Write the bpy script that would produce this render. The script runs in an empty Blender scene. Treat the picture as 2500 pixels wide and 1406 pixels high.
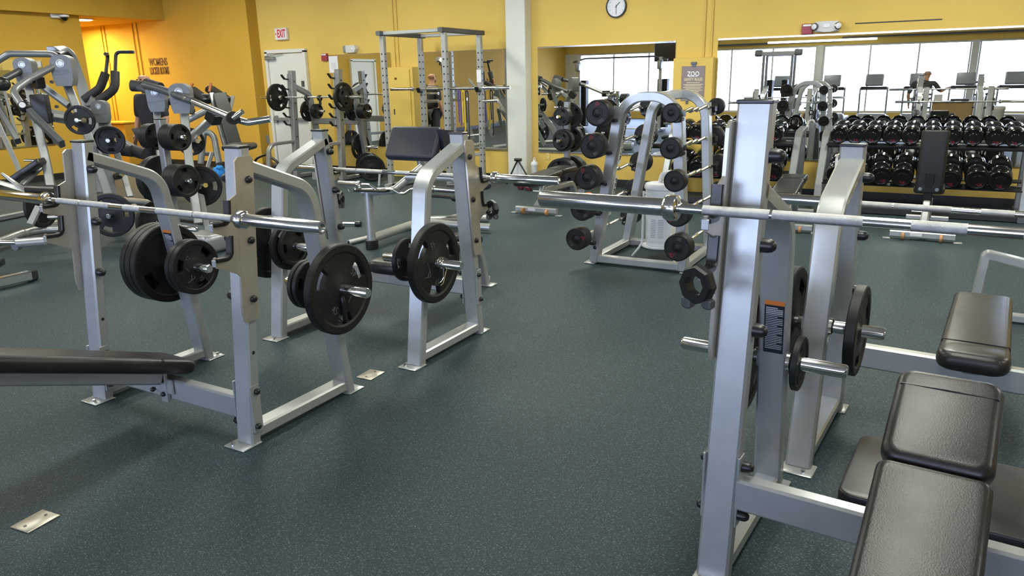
import bpy, bmesh, math, random
from mathutils import Vector, Matrix, Quaternion
random.seed(7)
PI = math.pi
SC = bpy.context.scene
COL = SC.collection

# ------------------------------------------------------------------ camera
# World axes: X runs along the mirrored wall (right), Y points at that wall, Z up. The viewer stands at the origin.
def make_camera():
    cd = bpy.data.cameras.new('camera'); cam = bpy.data.objects.new('camera', cd); COL.objects.link(cam)
    yaw, pitch, roll = math.radians(29.63), math.radians(15.6), math.radians(-1.137)
    def w(v):   # from "looking along +Y" axes to the room's axes
        return Vector((v[0]*math.cos(yaw)-v[1]*math.sin(yaw), v[0]*math.sin(yaw)+v[1]*math.cos(yaw), v[2]))
    fwd = Vector((0, math.cos(pitch), -math.sin(pitch))); right = Vector((1, 0, 0)); up = Vector((0, math.sin(pitch), math.cos(pitch)))
    r2 = math.cos(roll)*right + math.sin(roll)*up; u2 = -math.sin(roll)*right + math.cos(roll)*up
    r2, u2, b = w(r2), w(u2), -w(fwd)
    m = Matrix(((r2.x, u2.x, b.x, 0), (r2.y, u2.y, b.y, 0), (r2.z, u2.z, b.z, 1.55), (0, 0, 0, 1)))
    cam.matrix_world = m
    cd.sensor_width = 36; cd.lens = 36*1817/2500; cd.clip_start = 0.05; cd.clip_end = 200
    SC.camera = cam
make_camera()

# ------------------------------------------------------------------ world, exposure, large lights
SC.view_settings.view_transform = 'Standard'; SC.view_settings.look = 'None'
SC.view_settings.gamma = 1.0; SC.view_settings.use_curve_mapping = False
SC.view_settings.exposure = 0.22
SC.cycles.use_denoising = True
SC.cycles.max_bounces = 8; SC.cycles.diffuse_bounces = 3; SC.cycles.glossy_bounces = 5; SC.cycles.transmission_bounces = 4
SC.cycles.sample_clamp_indirect = 6.0

wd = bpy.data.worlds.new('daylight'); SC.world = wd; wd.use_nodes = True
nt = wd.node_tree; bg = nt.nodes['Background']
tc = nt.nodes.new('ShaderNodeTexCoord'); sep = nt.nodes.new('ShaderNodeSeparateXYZ'); rmp = nt.nodes.new('ShaderNodeValToRGB')
nt.links.new(tc.outputs['Generated'], sep.inputs[0]); nt.links.new(sep.outputs['Z'], rmp.inputs[0]); nt.links.new(rmp.outputs[0], bg.inputs[0])
rmp.color_ramp.elements[0].position = 0.0; rmp.color_ramp.elements[0].color = (0.56, 0.68, 1.0, 1)
rmp.color_ramp.elements[1].position = 0.5; rmp.color_ramp.elements[1].color = (0.50, 0.64, 1.0, 1)
bg.inputs[1].default_value = 14.0

CEIL = 3.6
def area(name, loc, sx, sy, power, color, rot=(0, 0, 0), portal=False):
    l = bpy.data.lights.new(name, 'AREA'); l.shape = 'RECTANGLE'; l.size = sx; l.size_y = sy; l.energy = power; l.color = color
    if portal: l.cycles.is_portal = True
    o = bpy.data.objects.new(name, l); o.location = loc; o.rotation_euler = rot; COL.objects.link(o); return o
BACK = -8.0
# daylight comes in through the long window wall behind the viewer
for i, (x0, x1) in enumerate(((-13.0, -8.6), (-8.4, -4.0), (-3.8, 0.6), (0.8, 5.2))):
    area('window_portal', ((x0+x1)/2, BACK-0.02, 1.5), x1-x0, 2.0, 1, (1, 1, 1), (PI/2, 0, 0), True)
LAMPS = [(x, y) for y in (-4.6, 2.7, 7.3) for x in (-11.0, -7.4, -3.8, -0.2, 3.4)]
for (x, y) in LAMPS:
    area('fluorescent_glow', (x, y, CEIL-0.17), 0.5, 2.3, {-4.6: 24 if x < -7 else 9, 2.7: 42, 7.3: 80}[y], (0.97, 1.0, 0.86))

# ------------------------------------------------------------------ materials
def mat(name, col, rough=0.5, metal=0.0, noise=0.0, nscale=8, bump=0.0, bscale=60, spec=0.5, emit=None, estr=0, coat=0.0, rnoise=0.0):
    m = bpy.data.materials.new(name); m.use_nodes = True; t = m.node_tree; b = t.nodes['Principled BSDF']
    b.inputs['Base Color'].default_value = (*col, 1); b.inputs['Roughness'].default_value = rough; b.inputs['Metallic'].default_value = metal
    b.inputs['Specular IOR Level'].default_value = spec; b.inputs['Coat Weight'].default_value = coat
    tcn = t.nodes.new('ShaderNodeTexCoord')
    if noise or rnoise:
        n = t.nodes.new('ShaderNodeTexNoise'); n.inputs['Scale'].default_value = nscale; n.inputs['Detail'].default_value = 5
        t.links.new(tcn.outputs['Object'], n.inputs['Vector'])
    if noise:
        r = t.nodes.new('ShaderNodeValToRGB'); t.links.new(n.outputs['Fac'], r.inputs[0])
        r.color_ramp.elements[0].position = 0.3; r.color_ramp.elements[1].position = 0.7
        r.color_ramp.elements[0].color = (*[c*(1-noise) for c in col], 1); r.color_ramp.elements[1].color = (*[min(1, c*(1+noise)) for c in col], 1)
        t.links.new(r.outputs[0], b.inputs['Base Color'])
    if rnoise:
        mr = t.nodes.new('ShaderNodeMapRange'); mr.inputs[3].default_value = max(0.02, rough-rnoise); mr.inputs[4].default_value = min(1, rough+rnoise)
        t.links.new(n.outputs['Fac'], mr.inputs[0]); t.links.new(mr.outputs[0], b.inputs['Roughness'])
    if bump:
        n2 = t.nodes.new('ShaderNodeTexNoise'); n2.inputs['Scale'].default_value = bscale; n2.inputs['Detail'].default_value = 3
        t.links.new(tcn.outputs['Object'], n2.inputs['Vector'])
        bp = t.nodes.new('ShaderNodeBump'); bp.inputs['Strength'].default_value = bump; bp.inputs['Distance'].default_value = 0.004
        t.links.new(n2.outputs['Fac'], bp.inputs['Height']); t.links.new(bp.outputs[0], b.inputs['Normal'])
    if emit:
        b.inputs['Emission Color'].default_value = (*emit, 1); b.inputs['Emission Strength'].default_value = estr
    return m

def floor_mat():
    m = bpy.data.materials.new('rubber_floor'); m.use_nodes = True; t = m.node_tree; b = t.nodes['Principled BSDF']
    tcn = t.nodes.new('ShaderNodeTexCoord')
    def vor(scale, seed, lo, hi):
        mp = t.nodes.new('ShaderNodeMapping'); mp.inputs['Location'].default_value = (seed, seed*1.7, 0); mp.inputs['Rotation'].default_value = (0, 0, seed)
        mp.inputs['Scale'].default_value = (1, 1.9, 1)
        t.links.new(tcn.outputs['Object'], mp.inputs[0])
        n = t.nodes.new('ShaderNodeTexNoise'); n.inputs['Scale'].default_value = scale; n.inputs['Detail'].default_value = 1.5; n.inputs['Distortion'].default_value = 1.0
        t.links.new(mp.outputs[0], n.inputs['Vector'])
        r = t.nodes.new('ShaderNodeValToRGB'); r.color_ramp.elements[0].position = lo; r.color_ramp.elements[1].position = hi
        r.color_ramp.elements[0].color = (0, 0, 0, 1); r.color_ramp.elements[1].color = (1, 1, 1, 1)
        t.links.new(n.outputs['Fac'], r.inputs[0]); return r
    big = t.nodes.new('ShaderNodeTexNoise'); big.inputs['Scale'].default_value = 1.3; big.inputs['Detail'].default_value = 4
    t.links.new(tcn.outputs['Object'], big.inputs['Vector'])
    base = t.nodes.new('ShaderNodeValToRGB'); t.links.new(big.outputs['Fac'], base.inputs[0])
    base.color_ramp.elements[0].position = 0.3; base.color_ramp.elements[1].position = 0.7
    base.color_ramp.elements[0].color = (0.017, 0.031, 0.037, 1); base.color_ramp.elements[1].color = (0.023, 0.038, 0.044, 1)
    prev = base.outputs[0]
    for (sc, sd, lo, hi, c) in ((230, 0.3, 0.50, 0.60, (0.042, 0.068, 0.080)), (140, 2.1, 0.60, 0.66, (0.13, 0.195, 0.225)), (190, 4.4, 0.62, 0.68, (0.010, 0.013, 0.015))):
        r = vor(sc, sd, lo, hi); mx = t.nodes.new('ShaderNodeMix'); mx.data_type = 'RGBA'
        t.links.new(r.outputs[0], mx.inputs[0]); t.links.new(prev, mx.inputs[6]); mx.inputs[7].default_value = (*c, 1); prev = mx.outputs[2]
    t.links.new(prev, b.inputs['Base Color'])
    mr = t.nodes.new('ShaderNodeMapRange'); t.links.new(big.outputs['Fac'], mr.inputs[0]); mr.inputs[3].default_value = 0.5; mr.inputs[4].default_value = 0.62
    t.links.new(mr.outputs[0], b.inputs['Roughness']); b.inputs['Specular IOR Level'].default_value = 0.2
    n2 = t.nodes.new('ShaderNodeTexNoise'); n2.inputs['Scale'].default_value = 160; t.links.new(tcn.outputs['Object'], n2.inputs['Vector'])
    bp = t.nodes.new('ShaderNodeBump'); bp.inputs['Strength'].default_value = 0.25; bp.inputs['Distance'].default_value = 0.002
    t.links.new(n2.outputs['Fac'], bp.inputs['Height']); t.links.new(bp.outputs[0], b.inputs['Normal'])
    return m

MT = {}
MT['floor'] = floor_mat()
MT['yellow'] = mat('yellow_wall_paint', (0.70, 0.485, 0.12), 0.7, noise=0.05, nscale=1.5, bump=0.10, bscale=90, spec=0.2)
MT['orange'] = mat('amber_wall_paint', (0.56, 0.34, 0.05), 0.7, noise=0.05, nscale=1.5, bump=0.10, bscale=90, spec=0.15)
MT['cream'] = mat('cream_column_paint', (0.66, 0.66, 0.58), 0.5, noise=0.04, nscale=3)
MT['white_paint'] = mat('white_door_paint', (0.70, 0.70, 0.65), 0.45, noise=0.03, nscale=3)
MT['ceiling'] = mat('ceiling_board', (0.55, 0.52, 0.44), 0.9, noise=0.06, nscale=4)
MT['base'] = mat('black_baseboard', (0.012, 0.011, 0.011), 0.5, rnoise=0.1)
MT['mirror'] = mat('mirror_silver', (0.86, 0.88, 0.86), 0.0, 1.0)
MT['silver'] = mat('silver_powder_coat', (0.42, 0.43, 0.425), 0.33, 0.5, noise=0.05, nscale=14, bump=0.03, bscale=220, coat=0.15)
MT['silver_dark'] = mat('grey_powder_coat', (0.28, 0.29, 0.30), 0.38, 0.5, noise=0.06, nscale=14, bump=0.03, bscale=220)
MT['housing'] = mat('pivot_shroud_grey', (0.15, 0.158, 0.162), 0.45, 0.2, noise=0.06, nscale=12)
MT['gunmetal'] = mat('gunmetal_coat', (0.10, 0.105, 0.11), 0.38, 0.4, noise=0.08, nscale=10)
MT['champagne'] = mat('brushed_plate_steel', (0.50, 0.46, 0.39), 0.36, 0.7, noise=0.08, nscale=9, rnoise=0.08)
MT['chrome'] = mat('chrome', (0.80, 0.80, 0.80), 0.13, 1.0, rnoise=0.05, nscale=20)
MT['knurl'] = mat('knurled_steel', (0.52, 0.52, 0.51), 0.42, 0.9, noise=0.12, nscale=40, bump=0.5, bscale=700)
MT['rubber'] = mat('black_rubber', (0.0125, 0.0125, 0.0125), 0.46, noise=0.25, nscale=18, bump=0.06, bscale=160, rnoise=0.1, spec=0.28)
MT['gloss_black'] = mat('glossy_black_urethane', (0.008, 0.0075, 0.008), 0.14, rnoise=0.05, nscale=9, spec=0.4)
MT['plastic'] = mat('black_plastic', (0.012, 0.012, 0.013), 0.33, rnoise=0.08, nscale=20)
MT['vinyl'] = mat('black_vinyl', (0.016, 0.015, 0.015), 0.34, noise=0.25, nscale=6, bump=0.12, bscale=260, rnoise=0.08)
MT['navy'] = mat('navy_vinyl', (0.014, 0.016, 0.030), 0.42, noise=0.2, nscale=6, bump=0.15, bscale=120)
MT['grip'] = mat('dark_foam_grip', (0.028, 0.026, 0.028), 0.6, bump=0.2, bscale=200, noise=0.2)
MT['mark'] = mat('raised_grey_lettering', (0.10, 0.10, 0.10), 0.5, noise=0.1)
MT['dimmark'] = mat('raised_black_lettering', (0.075, 0.075, 0.075), 0.4, noise=0.1)
MT['red'] = mat('dull_red_paint', (0.16, 0.010, 0.018), 0.5, noise=0.1)
MT['signred'] = mat('red_sign_plastic', (0.33, 0.035, 0.05), 0.4, noise=0.05)
MT['exitred'] = mat('exit_letter_red', (0.62, 0.015, 0.03), 0.4, noise=0.03)
MT['white'] = mat('white_plastic', (0.74, 0.75, 0.76), 0.35, noise=0.03)
MT['offwhite'] = mat('pale_grey_plastic', (0.62, 0.61, 0.58), 0.4, noise=0.04)
MT['paper'] = mat('white_paper', (0.78, 0.78, 0.80), 0.8, noise=0.02)
MT['printgrey'] = mat('grey_print', (0.36, 0.36, 0.40), 0.8, noise=0.02)
MT['brownletter'] = mat('dark_brown_lettering', (0.10, 0.035, 0.012), 0.5, noise=0.05)
MT['poster'] = mat('mauve_poster_card', (0.24, 0.19, 0.19), 0.6, noise=0.05)
MT['posterink'] = mat('cream_poster_ink', (0.68, 0.60, 0.36), 0.6, noise=0.03)
MT['labelblack'] = mat('black_label_vinyl', (0.012, 0.014, 0.022), 0.4, noise=0.1)
MT['labelorange'] = mat('orange_label_band', (0.70, 0.20, 0.03), 0.45, noise=0.05)
MT['labelink'] = mat('white_label_print', (0.42, 0.43, 0.46), 0.5, noise=0.05)
MT['bronze'] = mat('tan_rubber_wheel', (0.42, 0.20, 0.07), 0.5, noise=0.1)
MT['coral'] = mat('coral_vinyl', (0.80, 0.25, 0.13), 0.5, noise=0.05)
MT['maroon'] = mat('maroon_vinyl', (0.16, 0.035, 0.045), 0.5, noise=0.08)
MT['blue'] = mat('bright_blue_cloth', (0.02, 0.22, 0.62), 0.8, noise=0.3, nscale=30)
MT['wood'] = mat('tan_laminate', (0.42, 0.27, 0.11), 0.45, noise=0.1, nscale=5)
MT['copper'] = mat('copper_grip', (0.45, 0.16, 0.06), 0.35, 0.6, noise=0.1)
MT['screen'] = mat('dark_screen', (0.012, 0.014, 0.022), 0.12, noise=0.1)
MT['purple'] = mat('purple_band', (0.10, 0.05, 0.28), 0.6, noise=0.1)
MT['bandyellow'] = mat('yellow_band', (0.75, 0.50, 0.02), 0.6, noise=0.1)
MT['lamp'] = mat('lamp_diffuser', (0.9, 0.9, 0.85), 0.5, emit=(1.0, 0.97, 0.86), estr=5)
MT['warmlamp'] = mat('warm_lamp_lens', (0.9, 0.85, 0.7), 0.5, emit=(1.0, 0.83, 0.45), estr=12)
MT['skin'] = mat('skin', (0.46, 0.24, 0.15), 0.5, noise=0.08, nscale=12)
MT['shirt'] = mat('dark_shirt', (0.025, 0.024, 0.034), 0.85, noise=0.2, nscale=20)
MT['greyshirt'] = mat('charcoal_shirt', (0.05, 0.05, 0.053), 0.85, noise=0.2, nscale=20)
MT['trousers'] = mat('dark_trousers', (0.030, 0.032, 0.04), 0.85, noise=0.2, nscale=20)
MT['greytrousers'] = mat('grey_trousers', (0.20, 0.20, 0.19), 0.85, noise=0.2, nscale=20)
MT['glass'] = None
def glass_mat():
    m = bpy.data.materials.new('window_glass'); m.use_nodes = True; t = m.node_tree
    for n in list(t.nodes):
        if n.type != 'OUTPUT_MATERIAL': t.nodes.remove(n)
    out = [n for n in t.nodes if n.type == 'OUTPUT_MATERIAL'][0]
    tr = t.nodes.new('ShaderNodeBsdfTransparent'); gl = t.nodes.new('ShaderNodeBsdfGlossy'); gl.inputs['Roughness'].default_value = 0.02
    fr = t.nodes.new('ShaderNodeFresnel'); mx = t.nodes.new('ShaderNodeMixShader')
    t.links.new(fr.outputs[0], mx.inputs[0]); t.links.new(tr.outputs[0], mx.inputs[1]); t.links.new(gl.outputs[0], mx.inputs[2]); t.links.new(mx.outputs[0], out.inputs[0])
    return m
MT['glass'] = glass_mat()

# ------------------------------------------------------------------ mesh helpers
def V(*a): return Vector(a if len(a) > 1 else a[0])
def fillet(pts, r, seg=7):
    pts = [Vector(p) for p in pts]
    if not isinstance(r, (list, tuple)) and r <= 0: return pts
    out = [pts[0]]
    for i in range(1, len(pts)-1):
        a, b, c = pts[i-1], pts[i], pts[i+1]
        d1 = (a-b); d2 = (c-b); l1, l2 = d1.length, d2.length; d1.normalize(); d2.normalize()
        ang = d1.angle(d2)
        if ang > PI-0.02: out.append(b); continue
        rr = r[i-1] if isinstance(r, (list, tuple)) else r
        t = min(rr/math.tan(ang/2), l1*0.49 if i > 1 else l1*0.97, l2*0.49 if i < len(pts)-2 else l2*0.97)
        R = t*math.tan(ang/2); bis = (d1+d2).normalized(); cen = b+bis*(R/math.sin(ang/2))
        s = b+d1*t; e = b+d2*t; v1 = s-cen; v2 = e-cen; tot = v1.angle(v2); ax = v1.cross(v2).normalized()
        for k in range(seg+1):
            out.append(cen+Quaternion(ax, tot*k/seg) @ v1)
    out.append(pts[-1]); return out

class MB:
    def __init__(s): s.bm = bmesh.new()
    def ring_loft(s, rings, cap=True, closed=False):
        vs = [[s.bm.verts.new(p) for p in r] for r in rings]; n = len(rings[0])
        R = range(len(vs)) if closed else range(len(vs)-1)
        for i in R:
            a, b = vs[i], vs[(i+1) % len(vs)]
            for j in range(n):
                s.bm.faces.new((a[j], a[(j+1) % n], b[(j+1) % n], b[j]))
        if cap and not closed:
            s.bm.faces.new(list(reversed(vs[0]))); s.bm.faces.new(vs[-1])
        return s
    def box(s, c, sz, rot=None, bev=0.0):
        c = Vector(c); x, y, z = sz[0]/2, sz[1]/2, sz[2]/2; b = min(bev, x*.9, y*.9, z*.9)
        m = rot if rot is not None else Matrix.Identity(3)
        if b <= 0:
            rings = [[(-x, -y, -z), (x, -y, -z), (x, y, -z), (-x, y, -z)], [(-x, -y, z), (x, -y, z), (x, y, z), (-x, y, z)]]
        else:
            def oct_(X, Y, Z, k): return [(-X+k, -Y, Z), (X-k, -Y, Z), (X, -Y+k, Z), (X, Y-k, Z), (X-k, Y, Z), (-X+k, Y, Z), (-X, Y-k, Z), (-X, -Y+k, Z)]
            rings = [oct_(x-b, y-b, -z, b*.6), oct_(x, y, -z+b, b*.7), oct_(x, y, z-b, b*.7), oct_(x-b, y-b, z, b*.6)]
        return s.ring_loft([[c + m @ Vector(p) for p in r] for r in rings])
    def rbox(s, c, sz, r, top=0.02, rot=None, seg=5):
        """cushion: rounded-corner slab with soft top and bottom edges"""
        c = Vector(c); m = rot if rot is not None else Matrix.Identity(3); x, y, z = sz[0]/2, sz[1]/2, sz[2]/2
        def ring(inset, Z):
            rr = max(r-inset*0.6, 0.004); o = []
            for (sx, sy, a0) in ((1, 1, 0), (-1, 1, PI/2), (-1, -1, PI), (1, -1, 1.5*PI)):
                cx, cy = sx*(x-inset-rr), sy*(y-inset-rr)
                for k in range(seg+1):
                    a = a0+PI/2*k/seg; o.append((cx+rr*math.cos(a), cy+rr*math.sin(a), Z))
            return o
        t = min(top, z*0.95); rings = []
        for k in range(5):
            a = PI/2*k/4; rings.append(ring(t*(1-math.sin(a)), -z+t*(1-math.cos(a))))
        for k in range(5):
            a = PI/2*k/4; rings.append(ring(t*(1-math.cos(a)), z-t*(1-math.sin(a))))
        return s.ring_loft([[c + m @ Vector(p) for p in q] for q in rings])
    def rbar(s, pts, ws, wt, side=(1, 0, 0), r=0, bev=0.008, seg=7):
        """rectangular tube swept along a planar path; ws = width along 'side', wt = thickness in the path's plane"""
        pts = fillet(pts, r, seg); side = Vector(side).normalized(); rings = []
        for i, p in enumerate(pts):
            if i == 0: t = pts[1]-pts[0]
            elif i == len(pts)-1: t = pts[-1]-pts[-2]
            else: t = (pts[i]-pts[i-1]).normalized()+(pts[i+1]-pts[i]).normalized()
            t.normalize(); up = side.cross(t).normalized(); sd = t.cross(up).normalized(); k = 1.0
            if 0 < i < len(pts)-1:
                h = (pts[i]-pts[i-1]).angle(pts[i+1]-pts[i])/2; k = 1/max(0.5, math.cos(h))
            a, b = ws/2, wt/2*k; c = min(bev, a*.8, b*.8)
            rings.append([p+sd*u+up*v for (u, v) in ((-a+c, -b), (a-c, -b), (a, -b+c), (a, b-c), (a-c, b), (-a+c, b), (-a, b-c), (-a, -b+c))])
        return s.ring_loft(rings)
    def tube(s, pts, rad, bend=0, n=14, seg=7, cap=True, closed=False):
        pts = fillet(pts, bend, seg); rings = []; prev = None; N = len(pts)
        for i, p in enumerate(pts):
            if closed: t = pts[(i+1) % N]-pts[i-1]
            elif i == 0: t = pts[1]-pts[0]
            elif i == N-1: t = pts[-1]-pts[-2]
            else: t = (pts[i]-pts[i-1]).normalized()+(pts[i+1]-pts[i]).normalized()
            t.normalize()
            if prev is None:
                a = Vector((0, 0, 1)) if abs(t.z) < 0.9 else Vector((1, 0, 0)); u = t.cross(a).normalized()
            else: u = (prev - t*prev.dot(t)).normalized()
            prev = u; v = t.cross(u); rr = rad[i] if isinstance(rad, (list, tuple)) else rad
            rings.append([p+u*rr*math.cos(2*PI*k/n)+v*rr*math.sin(2*PI*k/n) for k in range(n)])
        return s.ring_loft(rings, cap, closed)
    def cyl(s, p0, p1, r, n=20, bev=0.0):
        p0, p1 = Vector(p0), Vector(p1); L = (p1-p0).length
        if bev: return s.lathe([(r-bev, 0), (r, bev), (r, L-bev), (r-bev, L)], p0, p1-p0, n)
        return s.lathe([(r, 0), (r, L)], p0, p1-p0, n)
    def lathe(s, prof, o, ax, n=28):
        o = Vector(o); ax = Vector(ax).normalized(); a = Vector((0, 0, 1)) if abs(ax.z) < 0.9 else Vector((1, 0, 0))
        u = ax.cross(a).normalized(); v = ax.cross(u)
        rings = [[o+ax*h+(u*math.cos(2*PI*k/n)+v*math.sin(2*PI*k/n))*max(r, 1e-4) for k in range(n)] for (r, h) in prof]
        return s.ring_loft(rings, prof[0] != prof[-1])
    def prism(s, poly, o, ex, ey, ez, th):
        """polygon (x,y) in plane ex,ey extruded th along ez, starting at o"""
        o, ex, ey, ez = Vector(o), Vector(ex), Vector(ey), Vector(ez)
        r0 = [o+ex*x+ey*y for x, y in poly]; r1 = [p+ez*th for p in r0]
        return s.ring_loft([r0, r1])
    def ball(s, c, r, sx=1, sy=1, sz=1, n=16):
        c = Vector(c); rings = []
        for i in range(1, n//2):
            a = PI*i/(n//2); rings.append([c+Vector((sx*r*math.sin(a)*math.cos(2*PI*k/n), sy*r*math.sin(a)*math.sin(2*PI*k/n), -sz*r*math.cos(a))) for k in range(n)])
        return s.ring_loft(rings)
    def mesh(s, name, m, ang=38):
        bmesh.ops.recalc_face_normals(s.bm, faces=s.bm.faces)
        me = bpy.data.meshes.new(name); s.bm.to_mesh(me); s.bm.free()
        for p in me.polygons: p.use_smooth = True
        me.set_sharp_from_angle(angle=math.radians(ang))
        me.materials.append(MT[m] if isinstance(m, str) else m); return me
    def obj(s, name, m, parent=None, ang=38, label=None):
        o = bpy.data.objects.new(name, s.mesh(name, m, ang)); COL.objects.link(o)
        if parent is not None: o.parent = parent
        if label: o['label'] = label
        return o

def link(name, me, parent=None, loc=None, rot=None):
    o = bpy.data.objects.new(name, me); COL.objects.link(o)
    if parent is not None: o.parent = parent
    if loc is not None: o.location = loc
    if rot is not None: o.rotation_euler = rot
    return o
def tag(o, label, cat, group=None):
    o['label'] = label; o['category'] = cat
    if group: o['group'] = group
    return o
def thing(name, label, cat, loc=(0, 0, 0), rz=0, group=None, rot=None):
    o = bpy.data.objects.new(name, None); COL.objects.link(o); o.location = loc; o.rotation_euler = rot or (0, 0, rz)
    o.empty_display_size = 0.1
    return tag(o, label, cat, group)
def struct(name, mb, m, ang=38):
    o = mb.obj(name, m, None, ang); o['kind'] = 'structure'; return o
KIDS = {}
def dup(src, label, loc=None, rot=None, group=None):
    """copy of a thing with its parts and their sub-parts"""
    def rec(o, parent):
        c = o.copy(); COL.objects.link(c)
        if parent is not None: c.parent = parent
        for ch in o.children: rec(ch, c)
        return c
    r = rec(src, None); r['label'] = label
    if loc is not None: r.location = loc
    if rot is not None: r.rotation_euler = rot
    if group: r['group'] = group
    return r
def text_mesh(txt, size, depth=0.002, bold=False, sx=1.0, space=1.0):
    cu = bpy.data.curves.new('lettering', 'FONT'); cu.body = txt; cu.size = size; cu.extrude = depth/2; cu.align_x = 'CENTER'; cu.align_y = 'CENTER'
    cu.resolution_u = 3; cu.space_character = space
    if bold: cu.offset = size*0.022
    o = bpy.data.objects.new('lettering', cu); COL.objects.link(o)
    dg = bpy.context.evaluated_depsgraph_get(); dg.update()
    me = bpy.data.meshes.new_from_object(o.evaluated_get(dg)); bpy.data.objects.remove(o); bpy.data.curves.remove(cu)
    if sx != 1:
        for v in me.vertices: v.co.x *= sx
    return me
def text(name, txt, size, m, parent, loc, ex, ey, depth=0.002, bold=False, sx=1.0, space=1.0, width=None):
    me = text_mesh(txt, size, depth, bold, sx, space)
    if width:
        xs_ = [v.co.x for v in me.vertices]; k = width/(max(xs_)-min(xs_)); c_ = (max(xs_)+min(xs_))/2
        for v in me.vertices: v.co.x = (v.co.x-c_)*k
    me.materials.clear(); me.materials.append(MT[m])
    ex = Vector(ex).normalized(); ey = Vector(ey).normalized(); ez = ex.cross(ey)
    mw = Matrix((( ex.x, ey.x, ez.x, loc[0]), (ex.y, ey.y, ez.y, loc[1]), (ex.z, ey.z, ez.z, loc[2]), (0, 0, 0, 1)))
    o = bpy.data.objects.new(name, me); COL.objects.link(o)
    if parent is not None: o.parent = parent
    o.matrix_basis = mw
    return o
def knob(mb, c, ax, r=0.017, h=0.03):
    """domed bolt cap"""
    mb.lathe([(r, 0), (r*1.0, h*.45), (r*.86, h*.75), (r*.5, h*.95), (0.001, h)], c, ax, 14)

# ------------------------------------------------------------------ room shell
Z0 = CEIL
def wallbox(name, x0, x1, y0, y1, z0, z1, m): return struct(name, MB().box(((x0+x1)/2, (y0+y1)/2, (z0+z1)/2), (x1-x0, y1-y0, z1-z0)), m)
wallbox('floor', -17.2, 7.2, -8.2, 10.6, -0.12, 0, 'floor')
wallbox('ceiling', -17.2, 7.2, -8.2, 10.6, Z0, Z0+0.1, 'ceiling')
WY = 10.35
wallbox('wall_back', -11.15, 7.2, WY, WY+0.2, 0, Z0, 'yellow')
wallbox('wall_back', -17.2, -11.15, 10.11, WY+0.2, 0, Z0, 'orange')
wallbox('wall_left', -13.75, -13.6, -8.0, 8.5, 0, Z0, 'orange')
wallbox('wall_left', -17.2, -13.75, 8.35, 8.5, 0, Z0, 'orange')
wallbox('wall_left', -17.2, -17.05, 8.5, 10.11, 0, Z0, 'orange')
wallbox('wall_right', 7.05, 7.2, -8.0, WY, 0, Z0, 'yellow')
# soffit over the corridor mouth and along the left wall, with the corridor's lower ceiling behind it
wallbox('trim_1', -13.75, -13.42, -8.0, 10.11, 2.80, Z0, 'orange')
wallbox('ceiling', -17.05, -13.75, 8.5, 10.11, 2.80, 2.9, 'orange')
# front wall with the long run of windows behind the viewer
SILL, HEAD = 0.25, 2.50
wallbox('wall_front', -13.75, 7.2, -8.2, -8.0, 0, SILL, 'yellow')
wallbox('wall_front', -13.75, 7.2, -8.2, -8.0, HEAD, Z0, 'yellow')
xs = [(-13.6, -13.0), (-8.6, -8.4), (-4.0, -3.8), (0.6, 0.8), (5.2, 7.05)]
for i, (a, b) in enumerate(xs): wallbox('trim_%d' % (i+5), a, b, -8.2, -8.0, SILL, HEAD, 'cream')
for i, (x0, x1) in enumerate(((-13.0, -8.6), (-8.4, -4.0), (-3.8, 0.6), (0.8, 5.2))):
    mb = MB()
    for z in (SILL+0.03, HEAD-0.03): mb.box(((x0+x1)/2, -8.1, z), (x1-x0, 0.08, 0.06))
    for k in range(4): mb.box((x0+0.03+(x1-x0-0.06)*k/3, -8.1, (SILL+HEAD)/2), (0.05, 0.08, HEAD-SILL-0.12))
    w = struct('window_%d' % (i+1), mb, 'cream')
    MB().box(((x0+x1)/2, -8.13, (SILL+HEAD)/2), (x1-x0, 0.008, HEAD-SILL-0.1)).obj('window_glass', 'glass', w)
# baseboards
bb = MB()
for a, b in ((-11.15, -10.99), (-10.0, -8.11), (-7.55, -5.80), (-5.46, -3.25), (-2.68, 7.05)): bb.box(((a+b)/2, WY-0.006, 0.055), (b-a, 0.012, 0.11))
struct('baseboard_back', bb, 'base')
wallbox('baseboard_left', -13.6, -13.588, -8.0, 8.5, 0, 0.11, 'base')
wallbox('baseboard_back', -17.0, -11.15, 10.098, 10.11, 0, 0.11, 'base')
# white column and the two shallow yellow pilasters between the mirrors
c = MB().box((-5.635, WY-0.10, Z0/2), (0.33, 0.20, Z0), bev=0.012); struct('trim_2', c, 'cream')
struct('trim_3', MB().box((-2.965, WY-0.07, 0.895), (0.54, 0.14, 1.79), bev=0.008), 'yellow')
struct('trim_4', MB().box((-7.83, WY-0.10, 0.895), (0.56, 0.20, 1.79), bev=0.008), 'yellow')
# exit door
d = MB()
for x in (-10.97, -10.03): d.box((x, WY-0.03, 1.065), (0.06, 0.06, 2.13))
d.box((-10.5, WY-0.03, 2.135), (1.0, 0.06, 0.06))
dr = struct('door_1', MB().box((-10.5, WY-0.012, 1.05), (0.88, 0.03, 2.09), bev=0.004), 'white_paint')
d.obj('door_frame', 'white_paint', dr)
MB().box((-10.5, WY-0.065, 0.93), (0.84, 0.05, 0.06), bev=0.01).box((-10.87, WY-0.05, 0.93), (0.07, 0.07, 0.13), bev=0.01).obj('push_bar', 'silver_dark', dr)
MB().box((-10.86, WY-0.07, 2.02), (0.22, 0.07, 0.06), bev=0.008).rbar([(-10.95, WY-0.10, 2.055), (-10.55, WY-0.06, 2.09)], 0.012, 0.02, (0, 0, 1)).obj('door_closer', 'silver_dark', dr)
MB().box((-10.13, WY-0.035, 1.56), (0.05, 0.03, 0.10)).obj('door_plate', 'gunmetal', dr)

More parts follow.
